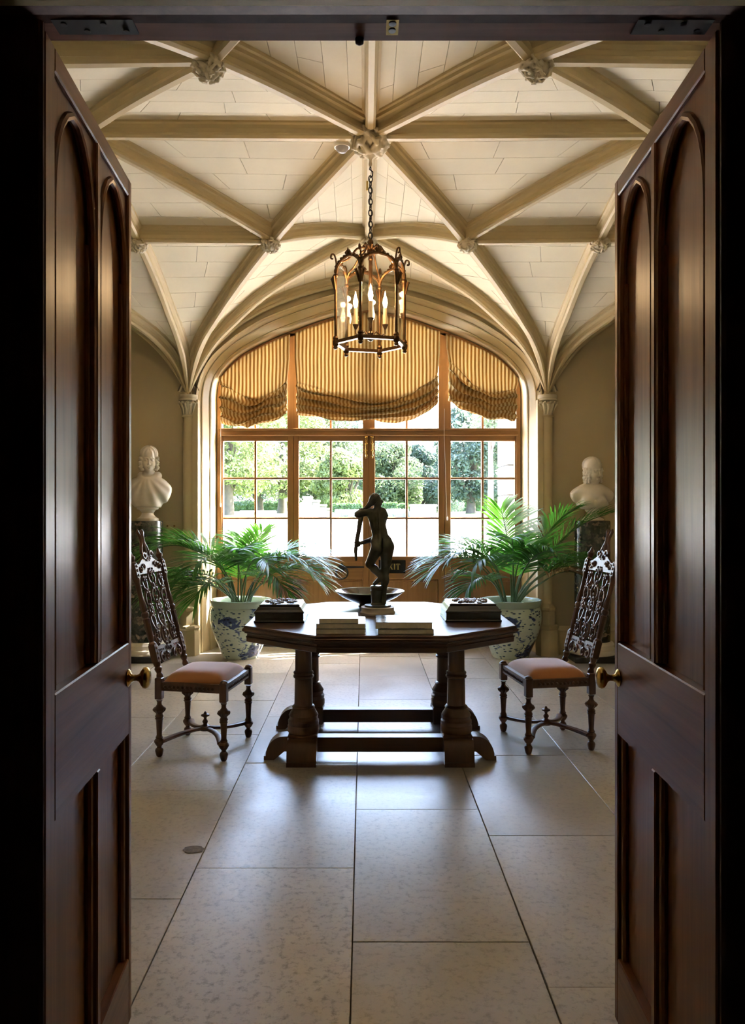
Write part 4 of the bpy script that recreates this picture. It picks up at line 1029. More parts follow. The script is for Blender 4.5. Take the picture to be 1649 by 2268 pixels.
book(0.072, 0.366, 3.912, 4.19, TZ, TZ + 0.0275, cv['green'], 'lower green book of the right stack', R(1))
book(0.064, 0.362, 3.915, 4.185, TZ + 0.028, TZ + 0.062, cv['dark'], 'large glossy picture book on top of the right stack', R(-1))
# bowl
bw = thing('footed_bowl', 'wide dark glazed bowl behind the bronze figure', 'bowl', (0.040, 5.07, TZ))
M['bowl'] = mat('dark_glaze', (0.045, 0.042, 0.045), 0.10, coat=0.8, var=0.5, vs=6)
bpf = [(0.075, 0), (0.078, 0.004), (0.070, 0.016), (0.078, 0.022), (0.130, 0.040), (0.185, 0.066), (0.226, 0.096), (0.232, 0.103), (0.229, 0.106), (0.222, 0.102), (0.180, 0.074), (0.125, 0.049), (0.06, 0.032), (0.001, 0.028)]
MB().lathe(bpf, 56).obj('bowl', M['bowl'], bw, smooth=60)
MB().tube([(0.231 * cos(2 * pi * k / 56), 0.231 * sin(2 * pi * k / 56), 0.104) for k in range(56)], 0.0035, 6, True).obj('rim', M['celadon'], bw)

# ---- bronze figure with staff
SY = 4.68; su = SY / FPX
st = thing('bronze_figure', 'dark bronze nude figure leaning on a staff on a pale round base', 'statue', (px(836, 1363, SY).x, SY, TZ))
def s3(x, y, d=0.0): return ((x - 836) * su, d, (1361.5 - y) * su + 0.008)
def fig(p):
    C = lambda a, b, ra, rb: sd_cap(p, a, b, ra * su, rb * su)
    E = lambda c, r: sd_ell(p, c, tuple(v * su for v in r))
    d = E(s3(833.5, 1111, 0.004), (10.5, 12.5, 13.5))                              # head, seen from behind and turned
    d = smin(d, C(s3(835, 1119, 0), s3(836, 1132, 0), 7.5, 8.5), 0.010)
    d = smin(d, E(s3(832, 1146, 0), (19, 13, 16)), 0.014)                          # shoulders / rib cage
    d = smin(d, E(s3(836, 1163, 0.002), (18, 12.5, 19)), 0.02)
    d = smin(d, E(s3(840, 1181, 0.002), (17.5, 12, 16)), 0.02)                     # waist
    d = smin(d, E(s3(844, 1203, -0.004), (23.5, 16, 19)), 0.022)                   # hips
    d = smin(d, E(s3(839, 1213, -0.024), (12, 12, 13)), 0.012); d = smin(d, E(s3(857, 1212, -0.024), (12, 12, 13)), 0.012)
    d = smin(d, C(s3(847, 1137, 0), s3(851, 1146, 0.012), 9, 8), 0.012)            # right shoulder
    d = smin(d, C(s3(852, 1146, 0.02), s3(845, 1182, 0.055), 7, 6.2), 0.008)       # right upper arm, in front of the body
    d = smin(d, C(s3(845, 1184, 0.055), s3(822, 1200, 0.05), 6.4, 5.6), 0.006); d = smin(d, C(s3(822, 1200, 0.05), s3(795, 1208, 0.012), 5.6, 4.0), 0.006)
    d = smin(d, C(s3(818, 1137, 0), s3(792, 1143.5, 0.004), 8.2, 7.0), 0.012)      # left upper arm held out
    d = smin(d, C(s3(791, 1143, 0.006), s3(799, 1134, 0.035), 6.8, 4.6), 0.006)
    d = smin(d, C(s3(836, 1216, 0), s3(818.5, 1253, 0.045), 14.5, 9.6), 0.016)     # left thigh bent forward
    d = smin(d, C(s3(818.5, 1254, 0.045), s3(843, 1281, -0.004), 9.4, 6.0), 0.008) # left shin
    d = smin(d, E(s3(829, 1264, 0.012), (9.5, 8, 9)), 0.012)
    d = smin(d, C(s3(844, 1283, -0.006), s3(829, 1297, 0.012), 5.6, 4.4), 0.006)   # left foot
    d = smin(d, C(s3(858, 1215, 0), s3(852, 1270, 0.008), 15.5, 9.4), 0.016)       # standing leg
    d = smin(d, C(s3(852, 1270, 0.008), s3(849, 1327, 0), 9.2, 5.6), 0.01); d = smin(d, E(s3(853, 1288, -0.008), (8.5, 8.5, 14)), 0.012)
    d = smin(d, C(s3(849, 1337, -0.004), s3(845, 1340, 0.045), 5.5, 4.2), 0.008); d = smin(d, C(s3(849, 1325, 0), s3(849, 1338, -0.004), 5.6, 5.6), 0.006)
    for k, (a, b) in enumerate((((795, 1207), (786, 1209)), ((794, 1210), (786, 1213)), ((794, 1204), (785, 1205)))):   # fingers round the staff
        d = smin(d, C(s3(a[0], a[1], 0.008), s3(b[0], b[1], 0.012), 2.6, 2.0), 0.003)
    d = smin(d, C(s3(796, 1212, 0.006), s3(784, 1217, 0.0), 2.4, 1.6), 0.003)
    d = smin(d, C(s3(799, 1134, 0.035), s3(806, 1130, 0.03), 4.2, 2.5), 0.004)
    g = E(s3(846, 1216, -0.045), (1.4, 9, 22)); d = smax(d, -g, 0.006)             # cleft and spine line
    g = E(s3(838, 1166, -0.040), (1.6, 5, 28)); d = smax(d, -g, 0.010)
    # face in profile to the right
    d = smin(d, C(s3(844, 1111, 0.012), s3(846.5, 1115, 0.016), 2.2, 2.6), 0.004); d = smin(d, E(s3(841, 1120, 0.014), (5, 6, 5)), 0.006)
    return d
def hairf(p):
    C = lambda a, b, ra, rb: sd_cap(p, a, b, ra * su, rb * su)
    d = sd_ell(p, s3(830, 1108, -0.002), (12.5 * su, 13.5 * su, 12.5 * su))
    d = smin(d, C(s3(827, 1112, -0.012), s3(812, 1128, 0.0), 9.5, 4.0), 0.012); d = smin(d, C(s3(812, 1128, 0.0), s3(801, 1134, 0.03), 4.2, 2.2), 0.006)
    return d + 0.0012 * np.sin(p[..., 0] * 520 - p[..., 2] * 420)
nets(fig, s3(772, 1350, -0.075), s3(878, 1090, 0.095), 0.0036).obj('body', M['bronze'], st, smooth=180)
nets(hairf, s3(790, 1145, -0.05), s3(850, 1090, 0.06), 0.0032).obj('hair', M['bronze'], st, smooth=180)
MB().tube([s3(801, 1140, 0.012), s3(797, 1160, 0.012), s3(794, 1180, 0.012), s3(790, 1200, 0.010), s3(787, 1225, 0.008), s3(788.5, 1246, 0.008)], [5.2 * su, 6.0 * su, 5.2 * su, 5.0 * su, 4.2 * su, 2.6 * su], 10).obj('staff', M['bronze'], st)
stp = MB()
stp.lathe([(14 * su, 0.057), (13.5 * su, 0.066), (11.5 * su, 0.074), (12.5 * su, 0.10), (14.6 * su, 0.135), (15 * su, 0.148), (13 * su, 0.152), (13.5 * su, 0.162), (15 * su, 0.17), (13 * su, 0.178)], 18, (s3(834, 0)[0], 0.004, 0), gad={4: (7, .08), 5: (7, .08)})
stp.obj('stump', M['bronze'], st)
MB().lathe([(29 * su, 0.048), (29.5 * su, 0.052), (29 * su, 0.060)], 36).obj('bronze_disc', M['bronze'], st)
MB().lathe([(37 * su, 0.0), (38.5 * su, 0.006), (38.5 * su, 0.016), (36.5 * su, 0.022), (36 * su, 0.042), (37 * su, 0.047), (34 * su, 0.049)], 40).obj('stone_base', M['stonebase'], st)
# ================================================================== CARVED SIDE CHAIRS  (local +X is the front)
def scroll(m, c, a0, turns, r0, dirn, plane, rad=0.0055, n=14):
    """spiral tube in the (w, h) plane of the chair back"""
    P = []
    for k in range(n + 1):
        q = k / n; a = a0 + dirn * turns * 2 * pi * q; r = r0 * (1 - 0.82 * q); P.append(plane(c[0] + r * cos(a), c[1] + r * sin(a)))
    m.tube(P, [rad * (1.0 - 0.35 * k / n) for k in range(n + 1)], 6); m.ball(P[-1], rad * 1.5, 6, 5)
def build_chair(lab, loc, rz):
    t = thing('side_chair', lab, 'chair', loc, rz, 'carved high back chairs'); W = M['chairwood']
    HWF, HWB, XF, XB, ZS = 0.225, 0.210, 0.195, -0.195, 0.432
    leg_p = [(0.012, 0.0), (0.017, 0.006), (0.021, 0.020), (0.024, 0.036), (0.021, 0.046), (0.014, 0.052), (0.013, 0.060), (0.020, 0.068), (0.029, 0.084), (0.030, 0.092), (0.024, 0.100), (0.019, 0.106), (0.022, 0.112), (0.017, 0.118),
             (0.015, 0.128), (0.019, 0.205), (0.021, 0.214), (0.026, 0.219), (0.021, 0.224), (0.025, 0.232), (0.021, 0.238), (0.018, 0.246), (0.022, 0.252), (0.034, 0.262), (0.038, 0.270), (0.034, 0.279), (0.022, 0.287), (0.014, 0.298), (0.013, 0.312), (0.018, 0.322)]
    gad = {22: (12, 0.12), 23: (12, 0.16), 24: (12, 0.16), 25: (12, 0.14)}
    for x, y, fr_ in ((XF, HWF, 1), (XF, -HWF, 1), (XB, HWB, 0), (XB, -HWB, 0)):
        m = MB().lathe(leg_p, 24, (x, y, 0), gad=gad)
        q = 0.021
        m.box(x - q, x + q, y - q, y + q, 0.330, ZS + (0.006 if fr_ else 0.02), ch=0.004)
        if fr_: m.ball((x, y, ZS + 0.006), (0.022, 0.022, 0.014), 12, 6)
        m.obj('leg', W, t, smooth=35)
    for (a, b) in (((XF, -HWF), (XF, HWF)), ((XB, -HWB), (XB, HWB)), ((XB, HWB), (XF, HWF)), ((XB, -HWB), (XF, -HWF))):
        m = MB(); d = Vector((b[0] - a[0], b[1] - a[1], 0)); L = d.length; d.normalize(); n_ = Vector((-d.y, d.x, 0))
        o = Vector((a[0], a[1], 0)); m.prism([(-0.013, ZS - 0.052), (0.013, ZS - 0.052), (0.013, ZS - 0.004), (-0.013, ZS - 0.004)], n_, (0, 0, 1), d, o + d * 0.018, L - 0.036)
        for k in range(int((L - 0.06) / 0.026)):
            for sd in (-1, 1):
                m.ball(o + d * (0.04 + k * 0.026) + n_ * 0.013 * sd + Vector((0, 0, ZS - 0.03)), (0.0095, 0.0095, 0.010), 6, 4)
        m.obj('seat_rail', W, t, smooth=35)
    # stuffed seat
    m = MB(); NU = 22
    def cush(u, v):
        x = XB + 0.018 + (XF - XB - 0.03) * u; hw = (HWB + (HWF - HWB) * u) - 0.012; y = -hw + 2 * hw * v
        a = 1 - abs(2 * u - 1) ** 5; b = 1 - abs(2 * v - 1) ** 5
        return (x, y, ZS - 0.010 + 0.064 * (max(a, 0) ** 0.55) * (max(b, 0) ** 0.55))
    m.grid(cush, NU, NU); m.box(XB + 0.022, XF - 0.018, -HWB + 0.014, HWB - 0.014, ZS - 0.03, ZS - 0.004)
    m.obj('seat_cushion', M['seat'], t, smooth=60)
    # shaped cross stretcher with finial
    for sd in (-1, 1):
        P = []
        for k in range(17):
            q = k / 16; x = XB + 0.02 + (XF - XB - 0.04) * q; y = sd * (0.020 + (HWF - 0.03) * abs(2 * q - 1) ** 2.2); P.append((x, y, 0.092 + 0.024 * (1 - abs(2 * q - 1))))
        MB().tube(P, [0.017 + 0.005 * abs(2 * k / 16 - 1) for k in range(17)], 8, flat=0.6).obj('stretcher', W, t)
    MB().lathe([(0.030, 0.100), (0.030, 0.128), (0.018, 0.130), (0.011, 0.138), (0.018, 0.152), (0.014, 0.160), (0.008, 0.168), (0.010, 0.178), (0.026, 0.186), (0.024, 0.194), (0.010, 0.200), (0.008, 0.206), (0.004, 0.212)], 16).obj('finial', W, t)
    # raked back
    LEAN = R(14.5)
    def bk(w_, h_, d=0.0):
        return Vector((XB - 0.004 - (h_) * sin(LEAN) + d * cos(LEAN), w_, ZS + 0.015 + h_ * cos(LEAN) + d * sin(LEAN)))
    PW = 0.188
    post = [(0.018, 0.0), (0.020, 0.012), (0.014, 0.03), (0.020, 0.045), (0.022, 0.055), (0.016, 0.065), (0.021, 0.080), (0.022, 0.20), (0.014, 0.21), (0.0155, 0.225), (0.018, 0.23), (0.019, 0.30), (0.021, 0.345), (0.014, 0.352), (0.021, 0.362), (0.022, 0.378), (0.014, 0.388), (0.021, 0.396), (0.020, 0.43), (0.014, 0.47),
            (0.0155, 0.56), (0.018, 0.565), (0.021, 0.58), (0.021, 0.675), (0.012, 0.685), (0.020, 0.70), (0.022, 0.712), (0.012, 0.722), (0.010, 0.732), (0.008, 0.745), (0.003, 0.752)]
    for sd in (-1, 1):
        base = bk(sd * PW, 0.0); mt = Matrix.Translation(base) @ Matrix.Rotation(-LEAN, 4, 'Y')
        m = MB().lathe(post, 16, m=mt, gad={11: (8, .1), 12: (8, .14), 17: (8, .14), 18: (8, .1)})
        m.box(-0.020, 0.020, -0.021, 0.021, 0.09, 0.195, m=mt, ch=0.003); m.box(-0.020, 0.020, -0.020, 0.020, 0.585, 0.67, m=mt, ch=0.003)
        for hh in (0.11, 0.14, 0.17, 0.60, 0.63, 0.655): m.ball(bk(sd * PW, hh, 0.020), (0.006, 0.012, 0.010), 7, 5)
        m.obj('back_post', W, t, smooth=35)
    pl = lambda d: (lambda a, b: bk(a, b, d))
    def board(poly, d0, d1):
        n_ = len(poly); v = [bk(a, b, d0) for a, b in poly] + [bk(a, b, d1) for a, b in poly]
        return v, [tuple(range(n_)), tuple(reversed(range(n_, 2 * n_)))] + [(i, (i + 1) % n_, n_ + (i + 1) % n_, n_ + i) for i in range(n_)]
    P0 = pl(0.012)
    # lower rail
    m = MB(); m.add(*board([(-PW, 0.125), (-0.07, 0.125), (-0.05, 0.11), (0.05, 0.11), (0.07, 0.125), (PW, 0.125), (PW, 0.175), (0.05, 0.175), (0.04, 0.162), (-0.04, 0.162), (-0.05, 0.175), (-PW, 0.175)], -0.008, 0.008))
    for sd in (-1, 1):
        scroll(m, (sd * 0.115, 0.100), pi / 2, 0.9, 0.034, -sd, P0, 0.008); scroll(m, (sd * 0.055, 0.098), pi / 2, 0.9, 0.028, sd, P0, 0.008); scroll(m, (sd * 0.02, 0.145), pi, 0.8, 0.017, sd, P0, 0.005)
        for k in range(5): m.ball(bk(sd * (0.08 + 0.02 * k), 0.15, 0.008), (0.004, 0.008, 0.009), 6, 4)
    m.obj('lower_rail', W, t, smooth=40)
    # crest rail, rising to a crowned finial
    m = MB(); m.add(*board([(-PW, 0.605), (-0.05, 0.605), (-0.035, 0.635), (0.035, 0.635), (0.05, 0.605), (PW, 0.605), (PW, 0.655), (0.12, 0.668), (0.06, 0.70), (0.03, 0.735), (-0.03, 0.735), (-0.06, 0.70), (-0.12, 0.668), (-PW, 0.655)], -0.009, 0.008))
    for sd in (-1, 1):
        scroll(m, (sd * 0.13, 0.635), 0, 1.2, 0.022, sd, P0, 0.006); scroll(m, (sd * 0.085, 0.650), pi, 1.2, 0.024, -sd, P0, 0.006); scroll(m, (sd * 0.045, 0.715), 0, 1.1, 0.026, sd, P0, 0.007); scroll(m, (sd * 0.018, 0.69), pi / 2, 1, 0.018, sd, P0, 0.005)
        m.tube([bk(sd * 0.05, 0.73, 0), bk(sd * 0.035, 0.765, 0), bk(sd * 0.015, 0.79, 0), bk(sd * 0.012, 0.82, 0), bk(sd * 0.032, 0.86, 0), bk(sd * 0.028, 0.875, 0)], [0.010, 0.009, 0.011, 0.010, 0.010, 0.004], 7)
    m.tube([bk(0, 0.73, 0), bk(0, 0.78, 0.004), bk(0, 0.83, 0.004), bk(0, 0.868, 0)], [0.016, 0.012, 0.014, 0.006], 8)
    for k in range(5): m.ball(bk(-0.03 + 0.015 * k, 0.855 + 0.008 * (k % 2), 0), 0.0085, 7, 5)
    m.obj('crest_rail', W, t, smooth=40)
    # three pierced splats
    def splat(w0, h0, h1, wd):
        m = MB(); H = h1 - h0; rd = 0.0058
        for sd in (-1, 1):
            for lo, hi in ((0.02, 0.46), (0.54, 0.98)):
                P = []
                for k in range(19):
                    q = k / 18; hh = h0 + H * (lo + (hi - lo) * q); ww = w0 + sd * wd * (0.30 + 0.62 * abs(sin(2 * pi * q * 0.98))) * (1 if q < .5 else .85); P.append(bk(ww, hh, 0.004 * sin(pi * q)))
                m.tube(P, [rd * (0.8 + 0.5 * sin(pi * k / 18)) for k in range(19)], 6)
            for q, dr in ((0.06, 1), (0.22, -1), (0.44, 1), (0.56, -1), (0.76, 1), (0.94, -1)): scroll(m, (w0 + sd * wd * 0.48, h0 + H * q), pi / 2 * dr, 1.05, wd * 0.42, dr * sd, P0, rd * 0.9, 12)
        for q in (0.02, 0.14, 0.30, 0.40, 0.62, 0.70, 0.86, 0.98): m.ball(bk(w0, h0 + H * q, 0.004), (0.008, wd * 0.22, H * 0.028), 8, 6)
        # central rosette
        m.tube([bk(w0 + wd * 0.72 * cos(a), h0 + H * 0.5 + H * 0.065 * sin(a), 0.006) for a in [2 * pi * k / 18 for k in range(18)]], rd, 6, True)
        m.ball(bk(w0, h0 + H * 0.5, 0.006), (0.009, wd * 0.34, H * 0.035), 8, 6)
        m.tube([bk(w0, h0 - 0.01, 0), bk(w0, h0 + H * 0.12, 0)], 0.007, 6); m.tube([bk(w0, h1 - H * 0.10, 0), bk(w0, h1 + 0.01, 0)], 0.007, 6)
        m.tube([bk(w0, h0 + H * 0.12, -0.004), bk(w0, h1 - H * 0.1, -0.004)], 0.004, 5)
        m.obj('splat', W, t, smooth=40)
    splat(0.0, 0.165, 0.635, 0.052); splat(-0.108, 0.175, 0.605, 0.034); splat(0.108, 0.175, 0.605, 0.034)
    for hhs, w0, w1 in (((0.30, 0.48), 0.045, 0.08), ((0.24, 0.39, 0.54), 0.135, 0.178)):
        for hh in hhs:
            for sd in (-1, 1): MB().tube([bk(sd * w0, hh, 0), bk(sd * w1, hh, 0)], 0.005, 6).obj('tie_bead', W, t)
    return t
build_chair('carved high back chair with tan seat on the left of the table', (-0.944, 4.495, 0), R(-9))
build_chair('carved high back chair with tan seat on the right of the table', (1.115, 4.615, 0), R(180 + 8))

# ================================================================== PEDESTALS AND BUSTS
def pedestal(x, y, lab):
    t = thing('pedestal', lab, 'pedestal', (x, y, 0), 0, 'marble drum pedestals')
    MB().box(-0.225, 0.225, -0.225, 0.225, 0, 0.055, ch=0.005).obj('plinth', M['black'], t, smooth=0)
    MB().lathe([(0.21, 0.055), (0.222, 0.062), (0.226, 0.085), (0.218, 0.105), (0.200, 0.112), (0.195, 0.130), (0.200, 0.150), (0.19, 0.168), (0.172, 0.178)], 40).obj('base_moulding', M['marble'], t)
    MB().lathe([(0.166, 0.176), (0.166, 1.305), (0.163, 1.314), (0.155, 1.316)], 48).obj('drum', M['breccia'], t)
    return t
PLX, PRX, PY = (321 - 805) * 7.19 / FPX, (1311 - 805) * 7.19 / FPX, 7.19
pedestal(PLX, PY, 'speckled dark marble drum pedestal under the hooded bust'); pedestal(PRX, PY, 'speckled dark marble drum pedestal under the bare shouldered bust')
def rot_pts(p, c, rz, rx, ry=0.0):
    """points into the head frame: turned by rz, nodded by rx, tilted by ry"""
    q = p - np.array(c, np.float32); Mx = (Matrix.Rotation(rz, 3, 'Z') @ Matrix.Rotation(ry, 3, 'Y') @ Matrix.Rotation(rx, 3, 'X')).transposed()
    return q @ np.array(Mx, np.float32).T
def head(q):
    d = sd_ell(q, (0, 0.012, 0.045), (0.073, 0.092, 0.080))
    d = smin(d, sd_ell(q, (0, -0.028, -0.030), (0.058, 0.062, 0.082)), 0.03)
    d = smin(d, sd_ell(q, (0, -0.058, -0.092), (0.026, 0.024, 0.022)), 0.03)
    for s_ in (-1, 1):
        d = smin(d, sd_ell(q, (s_ * 0.034, -0.062, -0.030), (0.022, 0.022, 0.026)), 0.02)
        d = smax(d, -sd_ell(q, (s_ * 0.029, -0.099, 0.004), (0.019, 0.018, 0.0125)), 0.010)
        d = smin(d, sd_ell(q, (s_ * 0.029, -0.078, 0.002), (0.0135, 0.0125, 0.0105)), 0.003)
        d = smin(d, sd_cap(q, (s_ * 0.012, -0.089, 0.021), (s_ * 0.046, -0.077, 0.019), 0.006, 0.005), 0.010)
        d = smin(d, sd_ell(q, (s_ * 0.009, -0.098, -0.036), (0.0075, 0.009, 0.006)), 0.006)
    d = smin(d, sd_cap(q, (0, -0.090, 0.014), (0, -0.109, -0.031), 0.0065, 0.0095), 0.008)
    d = smin(d, sd_ell(q, (0, -0.091, -0.0585), (0.020, 0.010, 0.0052)), 0.005); d = smin(d, sd_ell(q, (0, -0.090, -0.0685), (0.017, 0.010, 0.0055)), 0.005)
    d = smax(d, -sd_ell(q, (0, -0.104, -0.0635), (0.022, 0.010, 0.0018)), 0.003)
    return d
def bust_l(p):
    hq = rot_pts(p, (0.012, 0.0, 0.585), R(16), R(10)); d = head(hq)
    d = smin(d, sd_cap(p, (0.005, 0.02, 0.52), (-0.005, 0.035, 0.385), 0.054, 0.060), 0.025)
    # parted hair drawn over the ears into clustered curls
    hx = np.abs(hq[..., 0])
    hr = sd_ell(hq, (0, 0.020, 0.048), (0.083, 0.099, 0.085)) + 0.0034 * np.sin(hq[..., 1] * 150 + hx * 100) + 0.005 * np.exp(-(hx / 0.006) ** 2)
    hr = smax(hr, -sd_ell(hq, (0, -0.094, -0.016), (0.047, 0.062, 0.079)), 0.006); d = smin(d, hr, 0.003)
    r_ = random.Random(2)
    for s_ in (-1, 1):
        for k in range(26):
            a = k * 2.4; c = (s_ * (0.070 + 0.012 * sin(a)), -0.008 + 0.036 * cos(a * 1.3), 0.030 - 0.0052 * k + 0.008 * sin(a * 2)); d = smin(d, sd_ell(hq, c, (0.016, 0.016, 0.013)), 0.004)
    # hooded cloak: broad wrapped shoulders narrowing to the waist cut
    b = sd_ell(p, (0.0, 0.015, 0.285), (0.215, 0.125, 0.135)); b = smin(b, sd_cap(p, (0, 0.01, 0.24), (0, 0.0, 0.13), 0.15, 0.125), 0.06)
    b = smin(b, sd_cap(p, (-0.10, 0.02, 0.325), (-0.185, 0.03, 0.235), 0.075, 0.062), 0.05); b = smin(b, sd_cap(p, (0.10, 0.02, 0.325), (0.185, 0.03, 0.235), 0.075, 0.062), 0.05)
    col_ = sd_cap(p, (-0.075, 0.045, 0.435), (-0.012, -0.085, 0.335), 0.030, 0.022); col_ = smin(col_, sd_cap(p, (0.085, 0.045, 0.435), (0.012, -0.085, 0.335), 0.030, 0.022), 0.01); col_ = smin(col_, sd_cap(p, (-0.075, 0.05, 0.43), (0.085, 0.05, 0.43), 0.034, 0.034), 0.02)
    b = smin(b, col_, 0.02)
    ang = np.arctan2(p[..., 0] * 1.0, (0.46 - p[..., 2])); b = b + 0.0055 * np.sin(ang * 17 + p[..., 1] * 9) * np.clip((0.40 - p[..., 2]) * 8, 0, 1)
    for s_ in (-1, 1): b = smin(b, sd_cap(p, (s_ * 0.006, -0.105, 0.335), (s_ * 0.014 - 0.01, -0.118, 0.19), 0.007, 0.006), 0.003)
    b = smax(b, 0.125 - p[..., 2], 0.012); b = smax(b, sd_ell(p, (0, 0.0, 0.36), (0.235, 0.19, 0.285)), 0.02)
    d = smin(d, b, 0.012)
    return d
def bust_r(p):
    hq = rot_pts(p, (0.006, 0.0, 0.475), R(20), R(9), R(-4)); d = head(hq)
    d = smin(d, sd_cap(p, (0.004, 0.02, 0.42), (0, 0.035, 0.30), 0.050, 0.058), 0.03)
    hx = np.abs(hq[..., 0])
    hr = sd_ell(hq, (0, 0.020, 0.052), (0.086, 0.100, 0.085)) + 0.0016 * np.sin(hq[..., 1] * 170 - hx * 60) * np.clip(hx * 40, 0, 1) + 0.005 * np.exp(-(hx / 0.006) ** 2)
    hr = smax(hr, -sd_ell(hq, (0, -0.096, -0.016), (0.046, 0.062, 0.080)), 0.008); d = smin(d, hr, 0.004)
    for s_ in (-1, 1):
        for k, (ox, oy) in enumerate(((0.066, -0.042), (0.078, -0.020), (0.082, 0.006), (0.076, 0.030), (0.060, 0.052))):
            for j in range(8):
                c = (s_ * (ox + 0.005 * sin(j * 2.2 + k)), oy + 0.004 * cos(j * 2.2), 0.022 - j * 0.0175); d = smin(d, sd_ell(hq, c, (0.0165 - 0.0007 * j, 0.0165 - 0.0007 * j, 0.0125)), 0.003)
    b = sd_ell(p, (0.0, 0.02, 0.255), (0.19, 0.085, 0.085)); b = smin(b, sd_cap(p, (-0.07, 0.02, 0.295), (-0.165, 0.025, 0.225), 0.052, 0.050), 0.05); b = smin(b, sd_cap(p, (0.07, 0.02, 0.295), (0.165, 0.025, 0.225), 0.052, 0.050), 0.05)
    b = smin(b, sd_cap(p, (0, 0.0, 0.22), (0, 0.0, 0.135), 0.105, 0.06), 0.06)
    for s_ in (-1, 1): b = smin(b, sd_ell(p, (s_ * 0.062, -0.070, 0.175), (0.058, 0.050, 0.052)), 0.03)
    dr = sd_ell(p, (0, 0.0, 0.145), (0.165, 0.118, 0.072)) + 0.005 * np.sin(np.arctan2(p[..., 0], p[..., 1] + 0.4) * 60 + p[..., 2] * 60); b = smin(b, dr, 0.012)
    b = smax(b, sd_ell(p, (0, 0.0, 0.33), (0.225, 0.17, 0.245)), 0.02); b = smax(b, 0.108 - p[..., 2], 0.01)
    return smin(d, b, 0.02)
def bust(fn, x, lab, zt, sp, hgt):
    t = thing('bust', lab, 'bust', (x, PY, 1.316), 0, 'white marble busts')
    nets(fn, (-0.27, -0.17, 0.09), (0.27, 0.16, hgt), 0.0052).obj('figure', M['marble'], t, smooth=180)
    MB().lathe(sp, 36).obj('socle', M['marble'], t)
    return t
bust(bust_l, (327 - 805) * PY / FPX, 'hooded white marble bust with curls at both cheeks', 0, [(0.098, 0), (0.102, 0.006), (0.100, 0.024), (0.080, 0.034), (0.058, 0.056), (0.055, 0.075), (0.072, 0.100), (0.098, 0.110), (0.102, 0.122), (0.090, 0.135), (0.02, 0.14)], 0.735)
bust(bust_r, PRX, 'bare shouldered white marble bust with long ringlets', 0, [(0.104, 0), (0.108, 0.006), (0.104, 0.020), (0.080, 0.030), (0.052, 0.048), (0.044, 0.066), (0.050, 0.082), (0.066, 0.094), (0.070, 0.108), (0.060, 0.125), (0.02, 0.135)], 0.70)

# ================================================================== PORCELAIN PLANTERS AND PALMS
def planter(x, y, lab):
    t = thing('planter', lab, 'planter', (x, y, 0), 0, 'blue and white porcelain planters')
    pr = [(0.165, 0.0), (0.172, 0.004), (0.190, 0.05), (0.225, 0.13), (0.262, 0.22), (0.288, 0.31), (0.298, 0.385), (0.294, 0.45), (0.280, 0.495)]
    MB().lathe([(a, b) for a, b in pchip([(i, *p) for i, p in enumerate(pr)], 30)[:, 1:]] + [(0.27, 0.50)], 56).obj('body', M['porcelain'], t, smooth=60)
    MB().lathe([(0.279, 0.490), (0.286, 0.500), (0.290, 0.525), (0.296, 0.545), (0.292, 0.558), (0.280, 0.560), (0.262, 0.550), (0.258, 0.52), (0.255, 0.47)], 56).obj('rim', M['celadon'], t, smooth=60)
    MB().lathe([(0.256, 0.47), (0.20, 0.49), (0.05, 0.495), (0.001, 0.495)], 32).obj('soil', M['soil'], t)
    return t
QLX, QRX, QY = (534 - 805) * 7.30 / FPX, (1130 - 805) * 7.28 / FPX, 7.29
planter(QLX, QY, 'blue and white porcelain planter on the left holding a palm'); planter(QRX, QY, 'blue and white porcelain planter on the right holding a palm')
